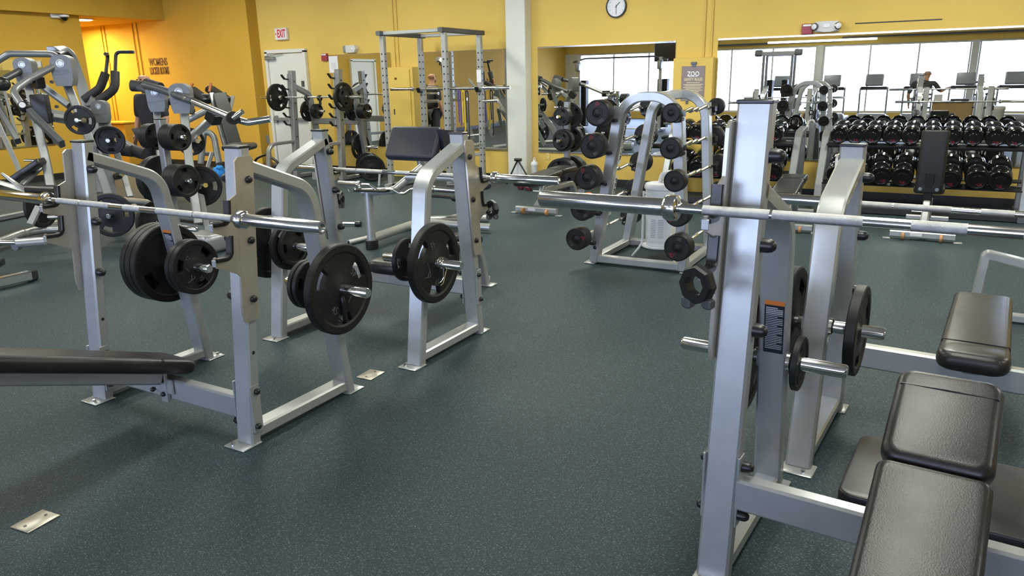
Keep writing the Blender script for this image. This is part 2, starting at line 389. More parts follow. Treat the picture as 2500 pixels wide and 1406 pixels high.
# mirrors
def mirror(x0, x1, z0, z1, label, y=WY, depth=0.012):
    t = thing('wall_mirror', label, 'mirror', ((x0+x1)/2, y, z0), 0, None)
    w, h = x1-x0, z1-z0
    MB().box((0, -depth/2-0.001, h/2), (w, depth, h), bev=0.002).obj('mirror_glass', 'mirror', t)
    MB().box((0, -depth-0.004, h+0.004), (w, 0.008, 0.020)).obj('edge_channel', 'chrome', t); MB().box((0, -depth-0.004, -0.004), (w, 0.008, 0.016)).obj('edge_channel', 'chrome', t)
    return t
mirror(-9.49, -8.12, 0.50, 2.02, 'narrow wall mirror between the exit door and the tall yellow pilaster')
mirror(-7.54, -5.81, 0.49, 2.00, 'wall mirror behind the power rack, left of the white column')
mirror(-5.36, -3.25, 0.485, 2.005, 'wall mirror between the white column and the pilaster with the rules poster')
mirror(-2.68, 2.6, 0.49, 2.01, 'long wall mirror above the dumbbell racks on the right')
t = thing('wall_mirror', 'wall mirror on the dark amber side wall behind the left machines', 'mirror', (-13.6, 7.05, 0.62))
MB().box((0.007, 0, 0.71), (0.012, 1.3, 1.42), bev=0.002).obj('mirror_glass', 'mirror', t)
MB().box((0.016, 0, 1.425), (0.008, 1.3, 0.02)).obj('edge_channel', 'chrome', t); MB().box((0.016, 0, -0.005), (0.008, 1.3, 0.02)).obj('edge_channel', 'chrome', t)
d2 = struct('door_2', MB().box((-13.585, 4.6, 1.05), (0.03, 0.88, 2.09), bev=0.004), 'white_paint')
df = MB()
for y in (4.13, 5.07): df.box((-13.57, y, 1.065), (0.06, 0.06, 2.13))
df.box((-13.57, 4.6, 2.135), (0.06, 1.0, 0.06)).obj('door_frame', 'white_paint', d2)
MB().cyl((-13.57, 4.95, 1.0), (-13.50, 4.95, 1.0), .025, 14).obj('door_handle', 'gunmetal', d2)

# ------------------------------------------------------------------ wall fittings
t = thing('exit_sign', 'white box sign with tall red EXIT letters above the white door', 'exit sign', (-10.545, WY, 2.43))
MB().box((0, -0.03, 0), (0.29, 0.06, 0.205), bev=0.008).obj('housing', 'white', t)
text('exit_lettering', 'EXIT', 0.19, 'exitred', t, (0.025, -0.0615, 0), (1, 0, 0), (0, 0, 1), 0.003, True, width=0.20)
MB().prism([(0, .02), (0, -.02), (-.025, 0)], (-0.105, -0.0615, 0), (1, 0, 0), (0, 0, 1), (0, -1, 0), 0.003).obj('arrow', 'exitred', t)

def em_light(loc, label, w=0.29, style=0):
    t = thing('emergency_light', label, 'emergency light', loc)
    if style == 0:
        MB().rbox((0, -0.035, 0), (w*0.95, 0.07, 0.125), 0.03, 0.015, seg=6).obj('housing', 'offwhite', t)
        pr = [(-0.145, -0.005), (-0.10, -0.05), (-0.03, -0.066), (0.05, -0.066), (0.11, -0.05), (0.145, 0.0), (0.11, 0.045), (0.04, 0.06), (-0.04, 0.06), (-0.11, 0.04)]
        MB().prism(pr, (0, -0.066, 0), (1, 0, 0), (0, 0, 1), (0, -1, 0), 0.016).obj('cover', 'offwhite', t)
        MB().box((0, -0.085, 0.01), (0.075, 0.004, 0.05), bev=0.002).obj('access_panel', 'white', t)
        for sx in (-1, 1): 
            l = MB().lathe([(0.036, 0), (0.044, 0.02), (0.044, 0.035), (0.034, 0.045)], (sx*0.125, -0.07, 0.0), (sx*0.35, -1, 0.0)).obj('lamp_head', 'chrome' if sx > 0 else 'gunmetal', t)
            MB().lathe([(0.033, 0), (0.02, 0.008), (0.001, 0.011)], (sx*0.14, -0.113, 0.0), (sx*0.35, -1, 0.0)).obj('lens', 'white', l)
    else:
        MB().prism([(-0.09, 0.06), (0.10, 0.06), (0.13, 0.0), (0.09, -0.06), (-0.09, -0.06)], (0, 0, 0), (1, 0, 0), (0, 0, 1), (0, -1, 0), 0.09).obj('housing', 'offwhite', t)
        MB().box((-0.13, -0.05, 0), (0.06, 0.07, 0.11), bev=0.01).obj('lamp_head', 'silver_dark', t)
        MB().lathe([(0.03, 0), (0.02, 0.01), (0.001, 0.014)], (0.05, -0.09, 0.0), (0, -1, 0)).obj('lens', 'white', t)
    return t
em_light((-1.35, WY, 2.11), 'oval pale emergency light with two round lamp heads above the long right mirror')
em_light((-8.93, WY, 2.115), 'boxy pale emergency light above the narrow mirror left of the power rack', style=1)
def alarm(x, z, label):
    t = thing('fire_alarm', label, 'fire alarm', (x, WY, z))
    MB().box((0, -0.025, 0), (0.125, 0.05, 0.125), bev=0.006).obj('housing', 'signred', t)
    MB().box((0, -0.053, 0.042), (0.10, 0.012, 0.026), bev=0.004).obj('strobe_lens', 'white', t)
alarm(-1.578, 2.09, 'square red fire alarm with white strobe beside the oval emergency light')
alarm(-9.565, 2.0, 'square red fire alarm at the top left corner of the narrow mirror')

t = thing('wall_clock', 'round black rimmed clock with white face reading half past one', 'clock', (-4.117, WY, 2.51))
MB().lathe([(0.150, 0), (0.152, 0.03), (0.148, 0.045), (0.136, 0.047), (0.134, 0.032), (0.134, 0.02), (0.001, 0.02)], (0, 0, 0), (0, -1, 0), 48).obj('rim', 'plastic', t)
f = MB().cyl((0, -0.02, 0), (0, -0.024, 0), 0.134, 48).obj('dial', 'paper', t)
for k in range(1, 13):
    a = PI/2-2*PI*k/12; text('numeral', str(k), 0.030, 'printgrey', f, (0.108*math.cos(a), -0.0248, 0.108*math.sin(a)), (1, 0, 0), (0, 0, 1), 0.0006)
for nm, a, L, w in (('hour_hand', 45, 0.075, 0.009), ('minute_hand', 180, 0.105, 0.007)):
    a = math.radians(a); dx, dz = math.sin(a), math.cos(a)
    MB().rbar([(-dx*0.022, -0.028, -dz*0.022), (dx*L, -0.028, dz*L)], 0.002, w, (0, 1, 0)).obj(nm, 'plastic', t)

t = thing('rules_poster', 'mauve safety rules poster with cream print on the yellow pilaster', 'poster', (-2.95, WY-0.14, 1.46))
MB().box((-0.005, -0.004, 0), (0.315, 0.006, 0.45)).obj('card', 'poster', t)
text('logo_lettering', 'ZOO', 0.085, 'paper', t, (-0.005, -0.0075, 0.122), (1, 0, 0), (0, 0, 1), 0.001, True, width=0.165)
text('title_lettering', 'SAFETY RULES', 0.052, 'posterink', t, (0.0, -0.0075, 0.052), (1, 0, 0), (0, 0, 1), 0.001, True, width=0.25)
MB().box((-0.005, -0.0075, 0.092), (0.12, 0.001, 0.006)).obj('logo_underline', 'paper', t)
mb = MB()
for z, w in ((0.012, .18), (-.012, .27), (-.028, .22), (-.048, .26), (-.068, .20), (-.088, .25), (-.106, .16), (-.126, .16), (-.146, .15), (-.166, .16)): mb.box((0, -0.0075, z), (w, 0.001, 0.008))
mb.obj('print_lines', 'posterink', t)
MB().box((0.0, -0.012, 0.262), (0.075, 0.02, 0.03), bev=0.003).box((0, -0.008, 0.235), (0.055, 0.012, 0.04), bev=0.003).obj('clip', 'gunmetal', t)
MB().box((-0.075, -0.012, -0.243), (0.03, 0.018, 0.04), bev=0.004).obj('clip', 'gunmetal', t)

t = thing('paper_notice', 'white printed notice taped over the left edge of the narrow mirror', 'notice', (-9.385, WY-0.016, 1.875))
MB().box((0, 0, 0), (0.20, 0.003, 0.28)).obj('sheet', 'paper', t)
mb = MB()
for k in range(6): mb.box((0.01, -0.002, 0.02-k*0.018), (0.12-0.015*(k % 3), 0.001, 0.005))
mb.obj('print_lines', 'printgrey', t)

t = thing('wall_lettering', 'dark brown letters reading WOMENS LOCKER ROOMS on the amber wall', 'lettering', (-13.79, 10.11, 1.945))
text('upper_line', 'WOMENS', 0.20, 'brownletter', t, (-0.01, -0.004, 0.085), (1, 0, 0), (0, 0, 1), 0.006, True, width=0.56)
text('lower_line', 'LOCKER ROOMS', 0.20, 'brownletter', t, (0.0, -0.004, -0.085), (1, 0, 0), (0, 0, 1), 0.006, True, width=0.58)

t = thing('security_camera', 'white dome security camera high on the dark amber side wall', 'camera', (-13.59, 8.118, 2.748))
MB().box((0.03, -0.05, 0.03), (0.06, 0.18, 0.09), bev=0.01).obj('bracket', 'white', t)
MB().lathe([(0.075, 0), (0.08, 0.03), (0.06, 0.04)], (0.10, 0.05, 0.04), (0, 0, -1)).obj('dome_collar', 'white', t)
MB().lathe([(0.058, 0), (0.055, 0.025), (0.035, 0.05), (0.001, 0.06)], (0.10, 0.05, 0.0), (0, 0, -1)).obj('dome', 'gloss_black', t)

def conduit(pts, label, m='yellow', r=0.011):
    mb = MB(); mb.tube(pts, r, 0.05, 10); o = mb.obj('conduit_pipe', m); tag(o, label, 'conduit pipe', 'painted conduit pipes on the walls')
    for z in (pts[0][2]-0.18, pts[0][2]-0.75):
        MB().box((pts[0][0], pts[0][1]+0.004, z), (0.06, 0.012, 0.02)).obj('pipe_strap', m, o)
    return o
conduit([(-2.865, WY-0.013, Z0), (-2.865, WY-0.013, 1.8)], 'yellow conduit pipe down to the poster pilaster, left of its pair')
conduit([(-2.765, WY-0.013, Z0), (-2.765, WY-0.013, 1.8)], 'yellow conduit pipe down to the poster pilaster, right of its pair')
conduit([(-8.03, WY-0.013, Z0), (-8.03, WY-0.013, 1.8)], 'yellow conduit pipe above the left rack pilaster, left of its pair')
conduit([(-7.955, WY-0.013, Z0), (-7.955, WY-0.013, 1.8)], 'yellow conduit pipe above the left rack pilaster, right of its pair')
for x, lab in ((-15.48, 'amber conduit pipe deep inside the bright corridor'), (-15.37, 'amber conduit pipe second from left on the bright corridor wall'), (-14.44, 'amber conduit pipe third from left on the bright corridor wall'), (-14.31, 'amber conduit pipe just left of the locker room lettering')):
    conduit([(x, 10.095, 2.8), (x, 10.095, 0.2)], lab, 'orange')
t = thing('wall_outlet', 'small yellow painted outlet plate under the middle mirror', 'outlet', (-5.203, WY, 0.42))
MB().box((0, -0.004, 0), (0.075, 0.008, 0.12), bev=0.003).obj('cover', 'yellow', t)
MB().box((0, -0.009, 0.025), (0.03, 0.004, 0.028), bev=0.004).box((0, -0.009, -0.025), (0.03, 0.004, 0.028), bev=0.004).obj('socket', 'posterink', t)
t = thing('access_panel', 'yellow painted electrical panel with a small dark emblem on the tall pilaster', 'electrical panel', (-7.85, WY-0.20, 1.25))
MB().box((0, -0.01, 0), (0.50, 0.02, 1.0), bev=0.004).obj('panel_door', 'yellow', t)
MB().box((-0.03, -0.023, 0.36), (0.045, 0.006, 0.03)).obj('emblem', 'brownletter', t)
MB().box((-0.09, -0.026, -0.17), (0.02, 0.012, 0.09), bev=0.003).obj('latch', 'gunmetal', t)
o = MB().box((-0.58, WY-0.003, 2.13), (0.92, 0.006, 0.012)).obj('wall_slot', 'base'); tag(o, 'thin dark horizontal slot in the yellow wall above the right mirror', 'slot')

t = thing('downlight', 'round recessed downlight glowing warm in the corridor ceiling', 'ceiling light', (-14.15, 8.90, 2.80))
MB().lathe([(0.20, 0), (0.20, 0.02), (0.17, 0.02), (0.165, 0.0)], (0, 0, 0), (0, 0, -1), 32).obj('trim_ring', 'white', t)
MB().lathe([(0.165, 0), (0.14, 0.025), (0.001, 0.035)], (0, 0, -0.004), (0, 0, -1), 32).obj('lens', 'warmlamp', t)
for i, (x, y, p) in enumerate(((-14.6, 8.95, 28), (-15.6, 9.3, 95))):
    area('downlight_glow', (x, y, 2.74), 0.4, 0.4, p, (1.0, 0.80, 0.40))

# amber cabinet at the corridor mouth
t = thing('cabinet', 'small amber cabinet with an open slot at the corridor mouth', 'cabinet', (-14.85, 9.85, 0))
MB().box((0, 0, 0.42), (0.75, 0.45, 0.84), bev=0.01).obj('body', 'orange', t)
MB().box((0, -0.01, 0.86), (0.80, 0.50, 0.04), bev=0.008).obj('top', 'orange', t)
MB().box((-0.12, -0.228, 0.72), (0.36, 0.012, 0.07)).obj('slot', 'base', t)

# fluorescent fixtures
for i, (x, y) in enumerate(LAMPS):
    t = thing('ceiling_light', 'long white fluorescent fixture on the ceiling', 'ceiling light', (x, y, CEIL), 0, 'fluorescent ceiling fixtures')
    MB().prism([(-.31, 0), (.31, 0), (.27, -.08), (-.27, -.08)], (0, -1.2, 0), (1, 0, 0), (0, 0, 1), (0, 1, 0), 2.4).obj('housing', 'white', t)
    MB().rbox((0, 0, -0.105), (0.5, 2.3, 0.05), 0.03, 0.02).obj('diffuser', 'lamp', t)

# ------------------------------------------------------------------ weight plates and barbells
def plate_mesh(R, th, holes=3, phase=90, n=60, hw=17):
    bm = bmesh.new(); b = 0.0258
    hub = min(0.055, R*0.42)
    rad = [b, hub*0.8, hub, R*0.56, R*0.79, R*0.835, R*0.97, R]
    hh = [.5, .5, .36, .36, .36, .5, .5, .40]
    hh = [h*th for h in hh]
    vf = [[bm.verts.new((sgn*hh[i], rad[i]*math.cos(2*PI*k/n), rad[i]*math.sin(2*PI*k/n))) for k in range(n)] for sgn in (1,) for i in range(len(rad))]
    vb = [[bm.verts.new((-hh[i], rad[i]*math.cos(2*PI*k/n), rad[i]*math.sin(2*PI*k/n))) for k in range(n)] for i in range(len(rad))]
    def hole(i, k):
        if not holes or i != 3: return False
        a = (k+0.5)*360/n
        return any(abs((a-phase-360/holes*j+180) % 360-180) < hw for j in range(holes))
    for i in range(len(rad)-1):
        for k in range(n):
            k2 = (k+1) % n
            if hole(i, k):
                for (v0, v1, cond) in (((i, k), (i, k2), True), ((i+1, k2), (i+1, k), True), ((i, k2), (i+1, k2), not hole(i, k2)), ((i+1, k), (i, k), not hole(i, (k-1) % n))):
                    if cond: bm.faces.new((vf[v0[0]][v0[1]], vf[v1[0]][v1[1]], vb[v1[0]][v1[1]], vb[v0[0]][v0[1]]))
                continue
            bm.faces.new((vf[i][k], vf[i+1][k], vf[i+1][k2], vf[i][k2])); bm.faces.new((vb[i][k], vb[i][k2], vb[i+1][k2], vb[i+1][k]))
    for k in range(n):
        k2 = (k+1) % n
        bm.faces.new((vf[-1][k], vb[-1][k], vb[-1][k2], vf[-1][k2])); bm.faces.new((vf[0][k], vf[0][k2], vb[0][k2], vb[0][k]))
    bmesh.ops.recalc_face_normals(bm, faces=bm.faces)
    me = bpy.data.meshes.new('weight_plate'); bm.to_mesh(me); bm.free()
    for p in me.polygons: p.use_smooth = True
    me.set_sharp_from_angle(angle=math.radians(32)); me.materials.append(MT['rubber']); return me
PS = {'45': (0.2225, 0.045), '35': (0.178, 0.040), '25': (0.152, 0.034), '10': (0.122, 0.026), '5': (0.098, 0.022), '2': (0.080, 0.018)}
PM = {}
def add_plate(size, loc, label, spin=0.0, rz=0.0, group=None, letters=None, flip=False, rot=None):
    if size not in PM: PM[size] = plate_mesh(*PS[size], holes=3 if size != '2' else 0)
    o = link('weight_plate', PM[size], None, loc, rot or (spin, 0, rz+(PI if flip else 0))); tag(o, label, 'weight plate', group)
    if letters:
        R, th = PS[size]; x = th*0.36+0.0005
        for a in (55, 215):
            a_ = math.radians(a); tx = text('lettering', letters, R*0.24, 'dimmark', o, (x, R*0.5*math.cos(a_), R*0.5*math.sin(a_)), (0, -math.sin(a_), math.cos(a_)), (0, -math.cos(a_), -math.sin(a_)), 0.004, False, 0.8)
        mb = MB(); a_ = math.radians(160); cy, cz = R*0.42*math.cos(a_), R*0.42*math.sin(a_)
        for p, q in (((-.03, .02), (0, -.02)), ((0, -.02), (.025, .0)), ((-.012, 0.0), (.022, .004)), ((.02, .0), (.05, .045))):
            mb.rbar([(x, cy+p[0], cz+p[1]), (x, cy+q[0], cz+q[1])], 0.004, 0.005, (1, 0, 0))
        mb.obj('emblem', 'dimmark', o)
    return o

SHAFT = None
def barbell(loc, rz, label, name='barbell', group=None, L=2.2, tilt=0.0):
    t = thing(name, label, 'barbell', loc, rz, group, rot=(0, tilt, rz))
    MB().cyl((-.66, 0, 0), (.66, 0, 0), 0.0136, 20).obj('shaft', 'chrome', t)
    for a, b in ((-.585, -.405), (-.398, -.179), (-.073, .044), (.153, .388), (.395, .62)):
        MB().cyl((a, 0, 0), (b, 0, 0), 0.0143, 20).obj('knurling', 'knurl', t)
    for s in (-1, 1):
        e = L/2
        MB().lathe([(0.0145, .655), (0.030, .655), (0.0365, .660), (0.0365, .688), (0.032, .695), (0.0255, .698), (0.025, .705), (0.025, e-.006), (0.0225, e), (0.0165, e), (0.0160, e-.012), (0.001, e-.012)], (0, 0, 0), (s, 0, 0), 28).obj('sleeve', 'chrome', t)
    return t

# ------------------------------------------------------------------ olympic benches (flat, decline, incline)
HW = 0.54          # half spacing of the two side frames
def bench(name, label, kind, loc, rz):
    t = thing(name, label, 'weight bench', loc, rz)
    top = {'incline': 1.475, 'flat': 1.255, 'decline': 1.30}[kind]; ad = -0.045 if kind == 'flat' else 0.0
    dz = {'incline': 0.157, 'flat': -0.05, 'decline': 0.0}[kind]          # hook plates sit higher on the incline bench
    bz = 0.31 if kind != 'decline' else 0.165
    pz, pe = (0.565, 0.06) if kind == 'incline' else (0.59, 0.0)
    ln = 0.118/1.30                                    # backward lean of the uprights
    def py(z): return 0.027+ln*z
    for s in (-1, 1):
        X = s*HW
        up = MB().rbar([(X, py(0.0), 0.006), (X, py(top), top)], 0.10, 0.055).obj('upright', 'silver', t)
        MB().box((X, py(top), top+0.004), (0.104, 0.062, 0.012), bev=0.003).obj('post_cap', 'plastic', up)
        MB().rbar([(X, py(1.215+ad)-0.005, 1.235+ad), (X, 0.515, 1.085+ad), (X, 0.662, 0.006)], 0.10, 0.055, r=0.15, seg=10).obj('rear_leg', 'silver', t)
        MB().rbar([(X, 0.045, 0.048), (X, 0.655, 0.048)], 0.085, 0.055).obj('base_rail', 'silver', t)
        for (y, h) in ((0.018, -1), (0.672, 1)):
            fp = MB().box((X-s*0.005, y+h*0.022, 0.004), (0.125, 0.11, 0.008), bev=0.003).obj('foot_plate', 'silver', t)
            MB().cyl((X-0.03*s, y+h*0.055, 0.006), (X-0.03*s, y+h*0.055, 0.022), 0.010, 8).obj('anchor_bolt', 'chrome', fp)
        # hook plate on the outer face of the upright
        xo = X+s*0.051
        def P(y, z): return (y, z)
        pts = [(py(1.27)+.028, 1.265), (py(1.25)+.030, 1.25), (py(.60)+.030, .60), (py(.57)+.022, .575), (py(.57)-.045, .572), (py(.60)-.060, .60),
               (py(.74)-.058, .74), (py(.79)-.075, .79), (-.055, .815), (-.112, .835), (-.115, .885), (-.103, .885), (-.098, .866), (-.01, .862), (.008, .875),
               (.012, .905), (py(.93)-.085, .925), (py(.95)-.085, .945), (.0, .965), (-.055, .978), (-.105, .992), (-.108, 1.035), (-.096, 1.035), (-.090, 1.012),
               (.0, 1.006), (.014, 1.018), (.020, 1.075), (py(1.12)-.085, 1.125), (py(1.20)-.070, 1.20), (py(1.25)-.068, 1.255), (py(1.27)-.055, 1.268)]
        pts = [(y, z+dz) for y, z in pts]
        if dz: pts = [(y+ln*dz*0.6, z) for y, z in pts]
        # two-piece outline kept convex enough for a clean cap: main strip and two hooks
        k = ln*dz*0.6
        hp = MB()
        strip = [(py(.575)+.022, .572), (py(.575)-.045, .572), (py(.62)-.058, .62), (py(1.25)-.066, 1.252), (py(1.27)-.050, 1.268), (py(1.27)+.020, 1.268), (py(1.25)+.030, 1.25), (py(.60)+.030, .60)]
        hp.prism([(y+k, z+dz) for y, z in strip], (xo, 0, 0), (0, 1, 0), (0, 0, 1), (s, 0, 0), 0.011)
        for (zb, yo) in ((.862, -.004), (1.006, .004)):
            arm = [(py(zb)-.05, zb-.11), (py(zb)-.075, zb-.075), (yo-.03, zb-.042), (yo-.070, zb-.026), (yo-.078, zb+.018), (yo-.068, zb+.020), (yo-.062, zb), (yo-.004, zb-.002), (py(zb)-.05, zb)]
            hp.prism([(y+k, z+dz) for y, z in arm], (xo+s*0.0005, 0, 0), (0, 1, 0), (0, 0, 1), (s, 0, 0), 0.010)
            back = [(yo+.002, zb-.01), (yo+.012, zb+.09), (py(zb+.12)-.05, zb+.12), (py(zb)-.04, zb-.02)]
            hp.prism([(y+k, z+dz) for y, z in back], (xo+s*0.001, 0, 0), (0, 1, 0), (0, 0, 1), (s, 0, 0), 0.009)
        hpo = hp.obj('hook_plate', 'champagne', t)
        for (zb, yo) in ((.862, -.004), (1.006, .004)):
            l = MB()
            l.rbar([(xo+s*.005, yo-.070+k, zb+.006+dz), (xo+s*.005, yo+.004+k, zb+.002+dz), (xo+s*.005, yo+.014+k, zb+.095+dz)], 0.034, 0.016, r=0.03, bev=0.003)
            l.obj('hook_liner', 'plastic', hpo)
            MB().box((xo+s*.005, yo-.078+k, zb-.004+dz), (0.022, 0.006, 0.030), bev=0.002).obj('hook_tip', 'silver', hpo)
        for z in (1.173, .919, .667):
            z += dz; b = MB(); knob(b, (X-s*.05, py(z), z), (-s, 0, 0), 0.021, 0.042); b.obj('bolt_cap', 'plastic', t)
            b = MB(); knob(b, (X+s*.062, py(z), z), (s, 0, 0), 0.016, 0.016); b.obj('bolt_head', 'plastic', t)
        # bracket of the cross beam
        br = MB().box((X+s*.053, py(bz), bz+0.005), (0.008, 0.052, 0.225), bev=0.003).box((X-s*.053, py(bz), bz+0.005), (0.008, 0.05, 0.24), bev=0.003).obj('beam_bracket', 'silver', t)
        for z in (bz+.085, bz-.075):
            b = MB(); knob(b, (X-s*.057, py(z), z), (-s, 0, 0), 0.017, 0.035); b.obj('bracket_bolt', 'plastic', br)
            b = MB(); knob(b, (X+s*.057, py(z), z), (s, 0, 0), 0.014, 0.018); b.obj('bracket_bolt', 'plastic', br)
        h = MB().cyl((X-s*.0502, py(.42), .425), (X-s*.0512, py(.42), .425), 0.008, 12).cyl((X+s*.0502, py(.42), .425), (X+s*.0512, py(.42), .425), 0.008, 12)
        h.obj('pin_hole', 'base', up)
        # weight pegs on the rear leg
        pg = MB().lathe([(0.034, 0), (0.034, 0.012), (0.026, 0.016), (0.0248, 0.02), (0.0248, 0.222+pe), (0.020, 0.23+pe)], (X+s*.05, 0.58, pz), (s, 0, 0)).obj('weight_peg', 'chrome', t)
        pg = MB().lathe([(0.034, 0), (0.034, 0.012), (0.026, 0.016), (0.0248, 0.02), (0.0248, 0.192), (0.020, 0.20)], (X-s*.05, 0.58, pz), (-s, 0, 0)).obj('weight_peg', 'chrome', t)
    # beam between the uprights
    MB().rbar([(-HW+.05, py(bz), bz), (HW-.05, py(bz), bz)], 0.055, 0.105, side=(0, 1, 0)).obj('cross_beam', 'silver', t)
    # warning label on the left frame's rear leg (front face)
    lx = -HW if kind == 'incline' else -HW
    dvec = Vector((0, 0.147, -1.079)).normalized(); nrm = Vector((0, -dvec.z, dvec.y)) * -1
    def legp(z): return 0.515+(1.085-z)*0.147/1.079
    z1, z0 = 0.80, 0.60
    cz = (z1+z0)/2; cen = Vector((lx+0.004, legp(cz), cz))+nrm*0.0283
    rot = Matrix((Vector((1, 0, 0)), nrm*-1, -dvec)).transposed()
    lb = MB().box(cen, (0.068, 0.001, 0.20), rot).obj('warning_label', 'labelblack', t)
    MB().box(cen-dvec*0.093+nrm*0.0006, (0.068, 0.001, 0.016), rot).obj('orange_band', 'labelorange', lb)
    q = MB()
    for i in range(24):
        zz = 0.074-i*0.0068; w = 0.058 if i % 5 else 0.040
        q.box(cen-dvec*zz+nrm*0.0006+Vector((-(0.058-w)/2, 0, 0)), (w, 0.001, 0.0042 if i < 4 else 0.0026), rot)
    q.obj('print_lines', 'labelink', lb)
    # cushion(s) and the spine beneath
    if kind == 'flat':
        pd = MB().rbox((0, -0.265, 0.420), (0.255, 1.05, 0.07), 0.045, 0.026, seg=7).obj('pad', 'vinyl', t)
        MB().tube([(-.125, .09, .440), (-.118, .09, .4558), (0, .09, .4575), (.118, .09, .4558), (.125, .09, .440)], 0.0022, n=8).obj('pad_seam', 'plastic', pd)
        MB().rbox((0, 0.18, 0.414), (0.262, 0.175, 0.085), 0.06, 0.035, seg=7).obj('head_roll', 'vinyl', t)
        MB().rbar([(0, 0.08, 0.33), (0, -0.89, 0.33), (0, -0.97, 0.012)], 0.075, 0.06, r=0.16, seg=9).obj('spine', 'silver', t)
        MB().box((0, -0.985, 0.005), (0.16, 0.10, 0.010), bev=0.003).obj('foot_plate', 'silver', t)
        MB().box((0.0, -1.006, 0.055), (0.055, 0.003, 0.03), Matrix.Rotation(0.2, 3, 'X')).obj('maker_label', 'white', t)
        MB().box((0, 0.06, 0.355), (0.07, 0.10, 0.07), bev=0.006).obj('pad_bracket', 'silver', t)
    elif kind == 'decline':
        a = math.atan(0.37); rt = Matrix.Rotation(-a, 3, 'X')
        hy, hz = 0.135, 0.285                       # head end of the top face
        L = 1.10; d = Vector((0, -math.cos(a), math.sin(a))); n = Vector((0, math.sin(a), math.cos(a))) 
        c = Vector((0, hy, hz))+d*(L/2)-n*0.035
        pd = MB().rbox(c, (0.27, L, 0.07), 0.05, 0.028, rt, 7).obj('pad', 'vinyl', t)
        e = Vector((0, hy, hz))+d*0.20
        MB().tube([e+Vector((-.133, 0, -.02)), e+Vector((-.126, 0, -.002)), e+Vector((0, 0, .0015)), e+Vector((.126, 0, -.002)), e+Vector((.133, 0, -.02))], 0.0022, n=8).obj('pad_seam', 'plastic', pd)
        b0 = Vector((0, hy, hz))+d*0.12-n*0.105; b1 = Vector((0, hy, hz))+d*1.0-n*0.105
        MB().rbar([b0, b1, (0, -0.92, 0.012)], 0.075, 0.06, r=0.14, seg=8).obj('spine', 'silver', t)
        MB().box((0, -0.93, 0.005), (0.16, 0.10, 0.010), bev=0.003).obj('foot_plate', 'silver', t)
        br = MB().box((-0.0, py(bz)-.036, 0.185), (0.16, 0.012, 0.075), bev=0.003).box((0.02, py(bz)-.038, 0.18), (0.045, 0.018, 0.155), bev=0.003).obj('pad_bracket', 'silver', t)
        for (x, z) in ((.02, .215), (.02, .145), (-.055, .155), (-.055, .20)):
            b = MB(); knob(b, (x, py(bz)-.046, z), (0, -1, 0), 0.012, 0.016); b.obj('bracket_bolt', 'plastic', br)
    else:
        a = math.radians(24.5); rt = Matrix.Rotation(a, 3, 'X'); d = Vector((0, -math.cos(a), -math.sin(a))); n = Vector((0, -math.sin(a), math.cos(a)))
        h = Vector((0.02, 0.30, 0.725))
        L1 = 0.345; c = h+d*(L1/2)-n*0.036
        p1 = MB().rbox(c, (0.265, L1, 0.072), 0.045, 0.028, rt, 7).obj('back_pad', 'vinyl', t)
        e = h+d*0.075
        MB().tube([e+Vector((-.124, 0, 0))-n*.02, e+Vector((-.117, 0, 0))-n*.001, e+n*.0012, e+Vector((.117, 0, 0))-n*.001, e+Vector((.124, 0, 0))-n*.02], 0.0022, n=8).obj('pad_seam', 'plastic', p1)
        L2 = 0.70; c = h+d*(L1+0.006+L2/2)-n*0.036
        MB().rbox(c, (0.265, L2, 0.072), 0.03, 0.022, rt, 7).obj('lower_pad', 'vinyl', t)
        b0 = h+d*0.15-n*0.105; b1 = h+d*1.0-n*0.105
        MB().rbar([b0, b1, (0.02, b1.y-0.10, 0.012)], 0.075, 0.06, r=0.10, seg=8).obj('spine', 'silver', t)
        MB().box((0.02, b1.y-0.11, 0.005), (0.16, 0.10, 0.010), bev=0.003).obj('foot_plate', 'silver', t)
        MB().rbar([(0.02, py(bz), bz+.04), (0.02, py(bz)-.01, 0.56)], 0.06, 0.05).obj('pad_bracket', 'silver', t)
        sp = MB().rbox((0.02, 0.975, 0.022), (0.64, 0.56, 0.044), 0.05, 0.01, seg=6).obj('spotter_platform', 'vinyl', t)
    return t

Y1, Y2 = 2.035, 3.835
b1 = bench('decline_bench', 'silver decline bench whose black pad slopes up, three big plates on its far leg', 'decline', (-3.09, Y1, 0), 0)
b2 = bench('flat_bench', 'silver flat bench standing behind the decline bench, back to back with it', 'flat', (-2.98, Y2, 0), PI)
R3 = math.radians(-4.0)
b3 = bench('incline_bench', 'tallest silver bench, an incline bench with a two piece sloping pad and warning label', 'incline', (0.07, 2.03, 0), R3)
b4 = bench('flat_bench', 'silver flat bench back to back with the tall incline bench, pad pointing at the dumbbells', 'flat', (0.24, 3.585, 0), PI+R3)

# bars in the hooks
barbell((-3.05, 2.018, 1.0365), 0, 'chrome barbell resting in the upper hooks of the decline bench')
barbell((-2.97, 3.858, 0.9865), 0, 'chrome barbell on the flat bench behind the decline bench')
barbell((0.04, 2.010, 1.1935), math.radians(-2.5), 'chrome barbell nearest the viewer, in the hooks of the tall incline bench')
barbell((0.262, 3.607, 0.9865), R3, 'chrome barbell on the flat bench behind the incline bench')

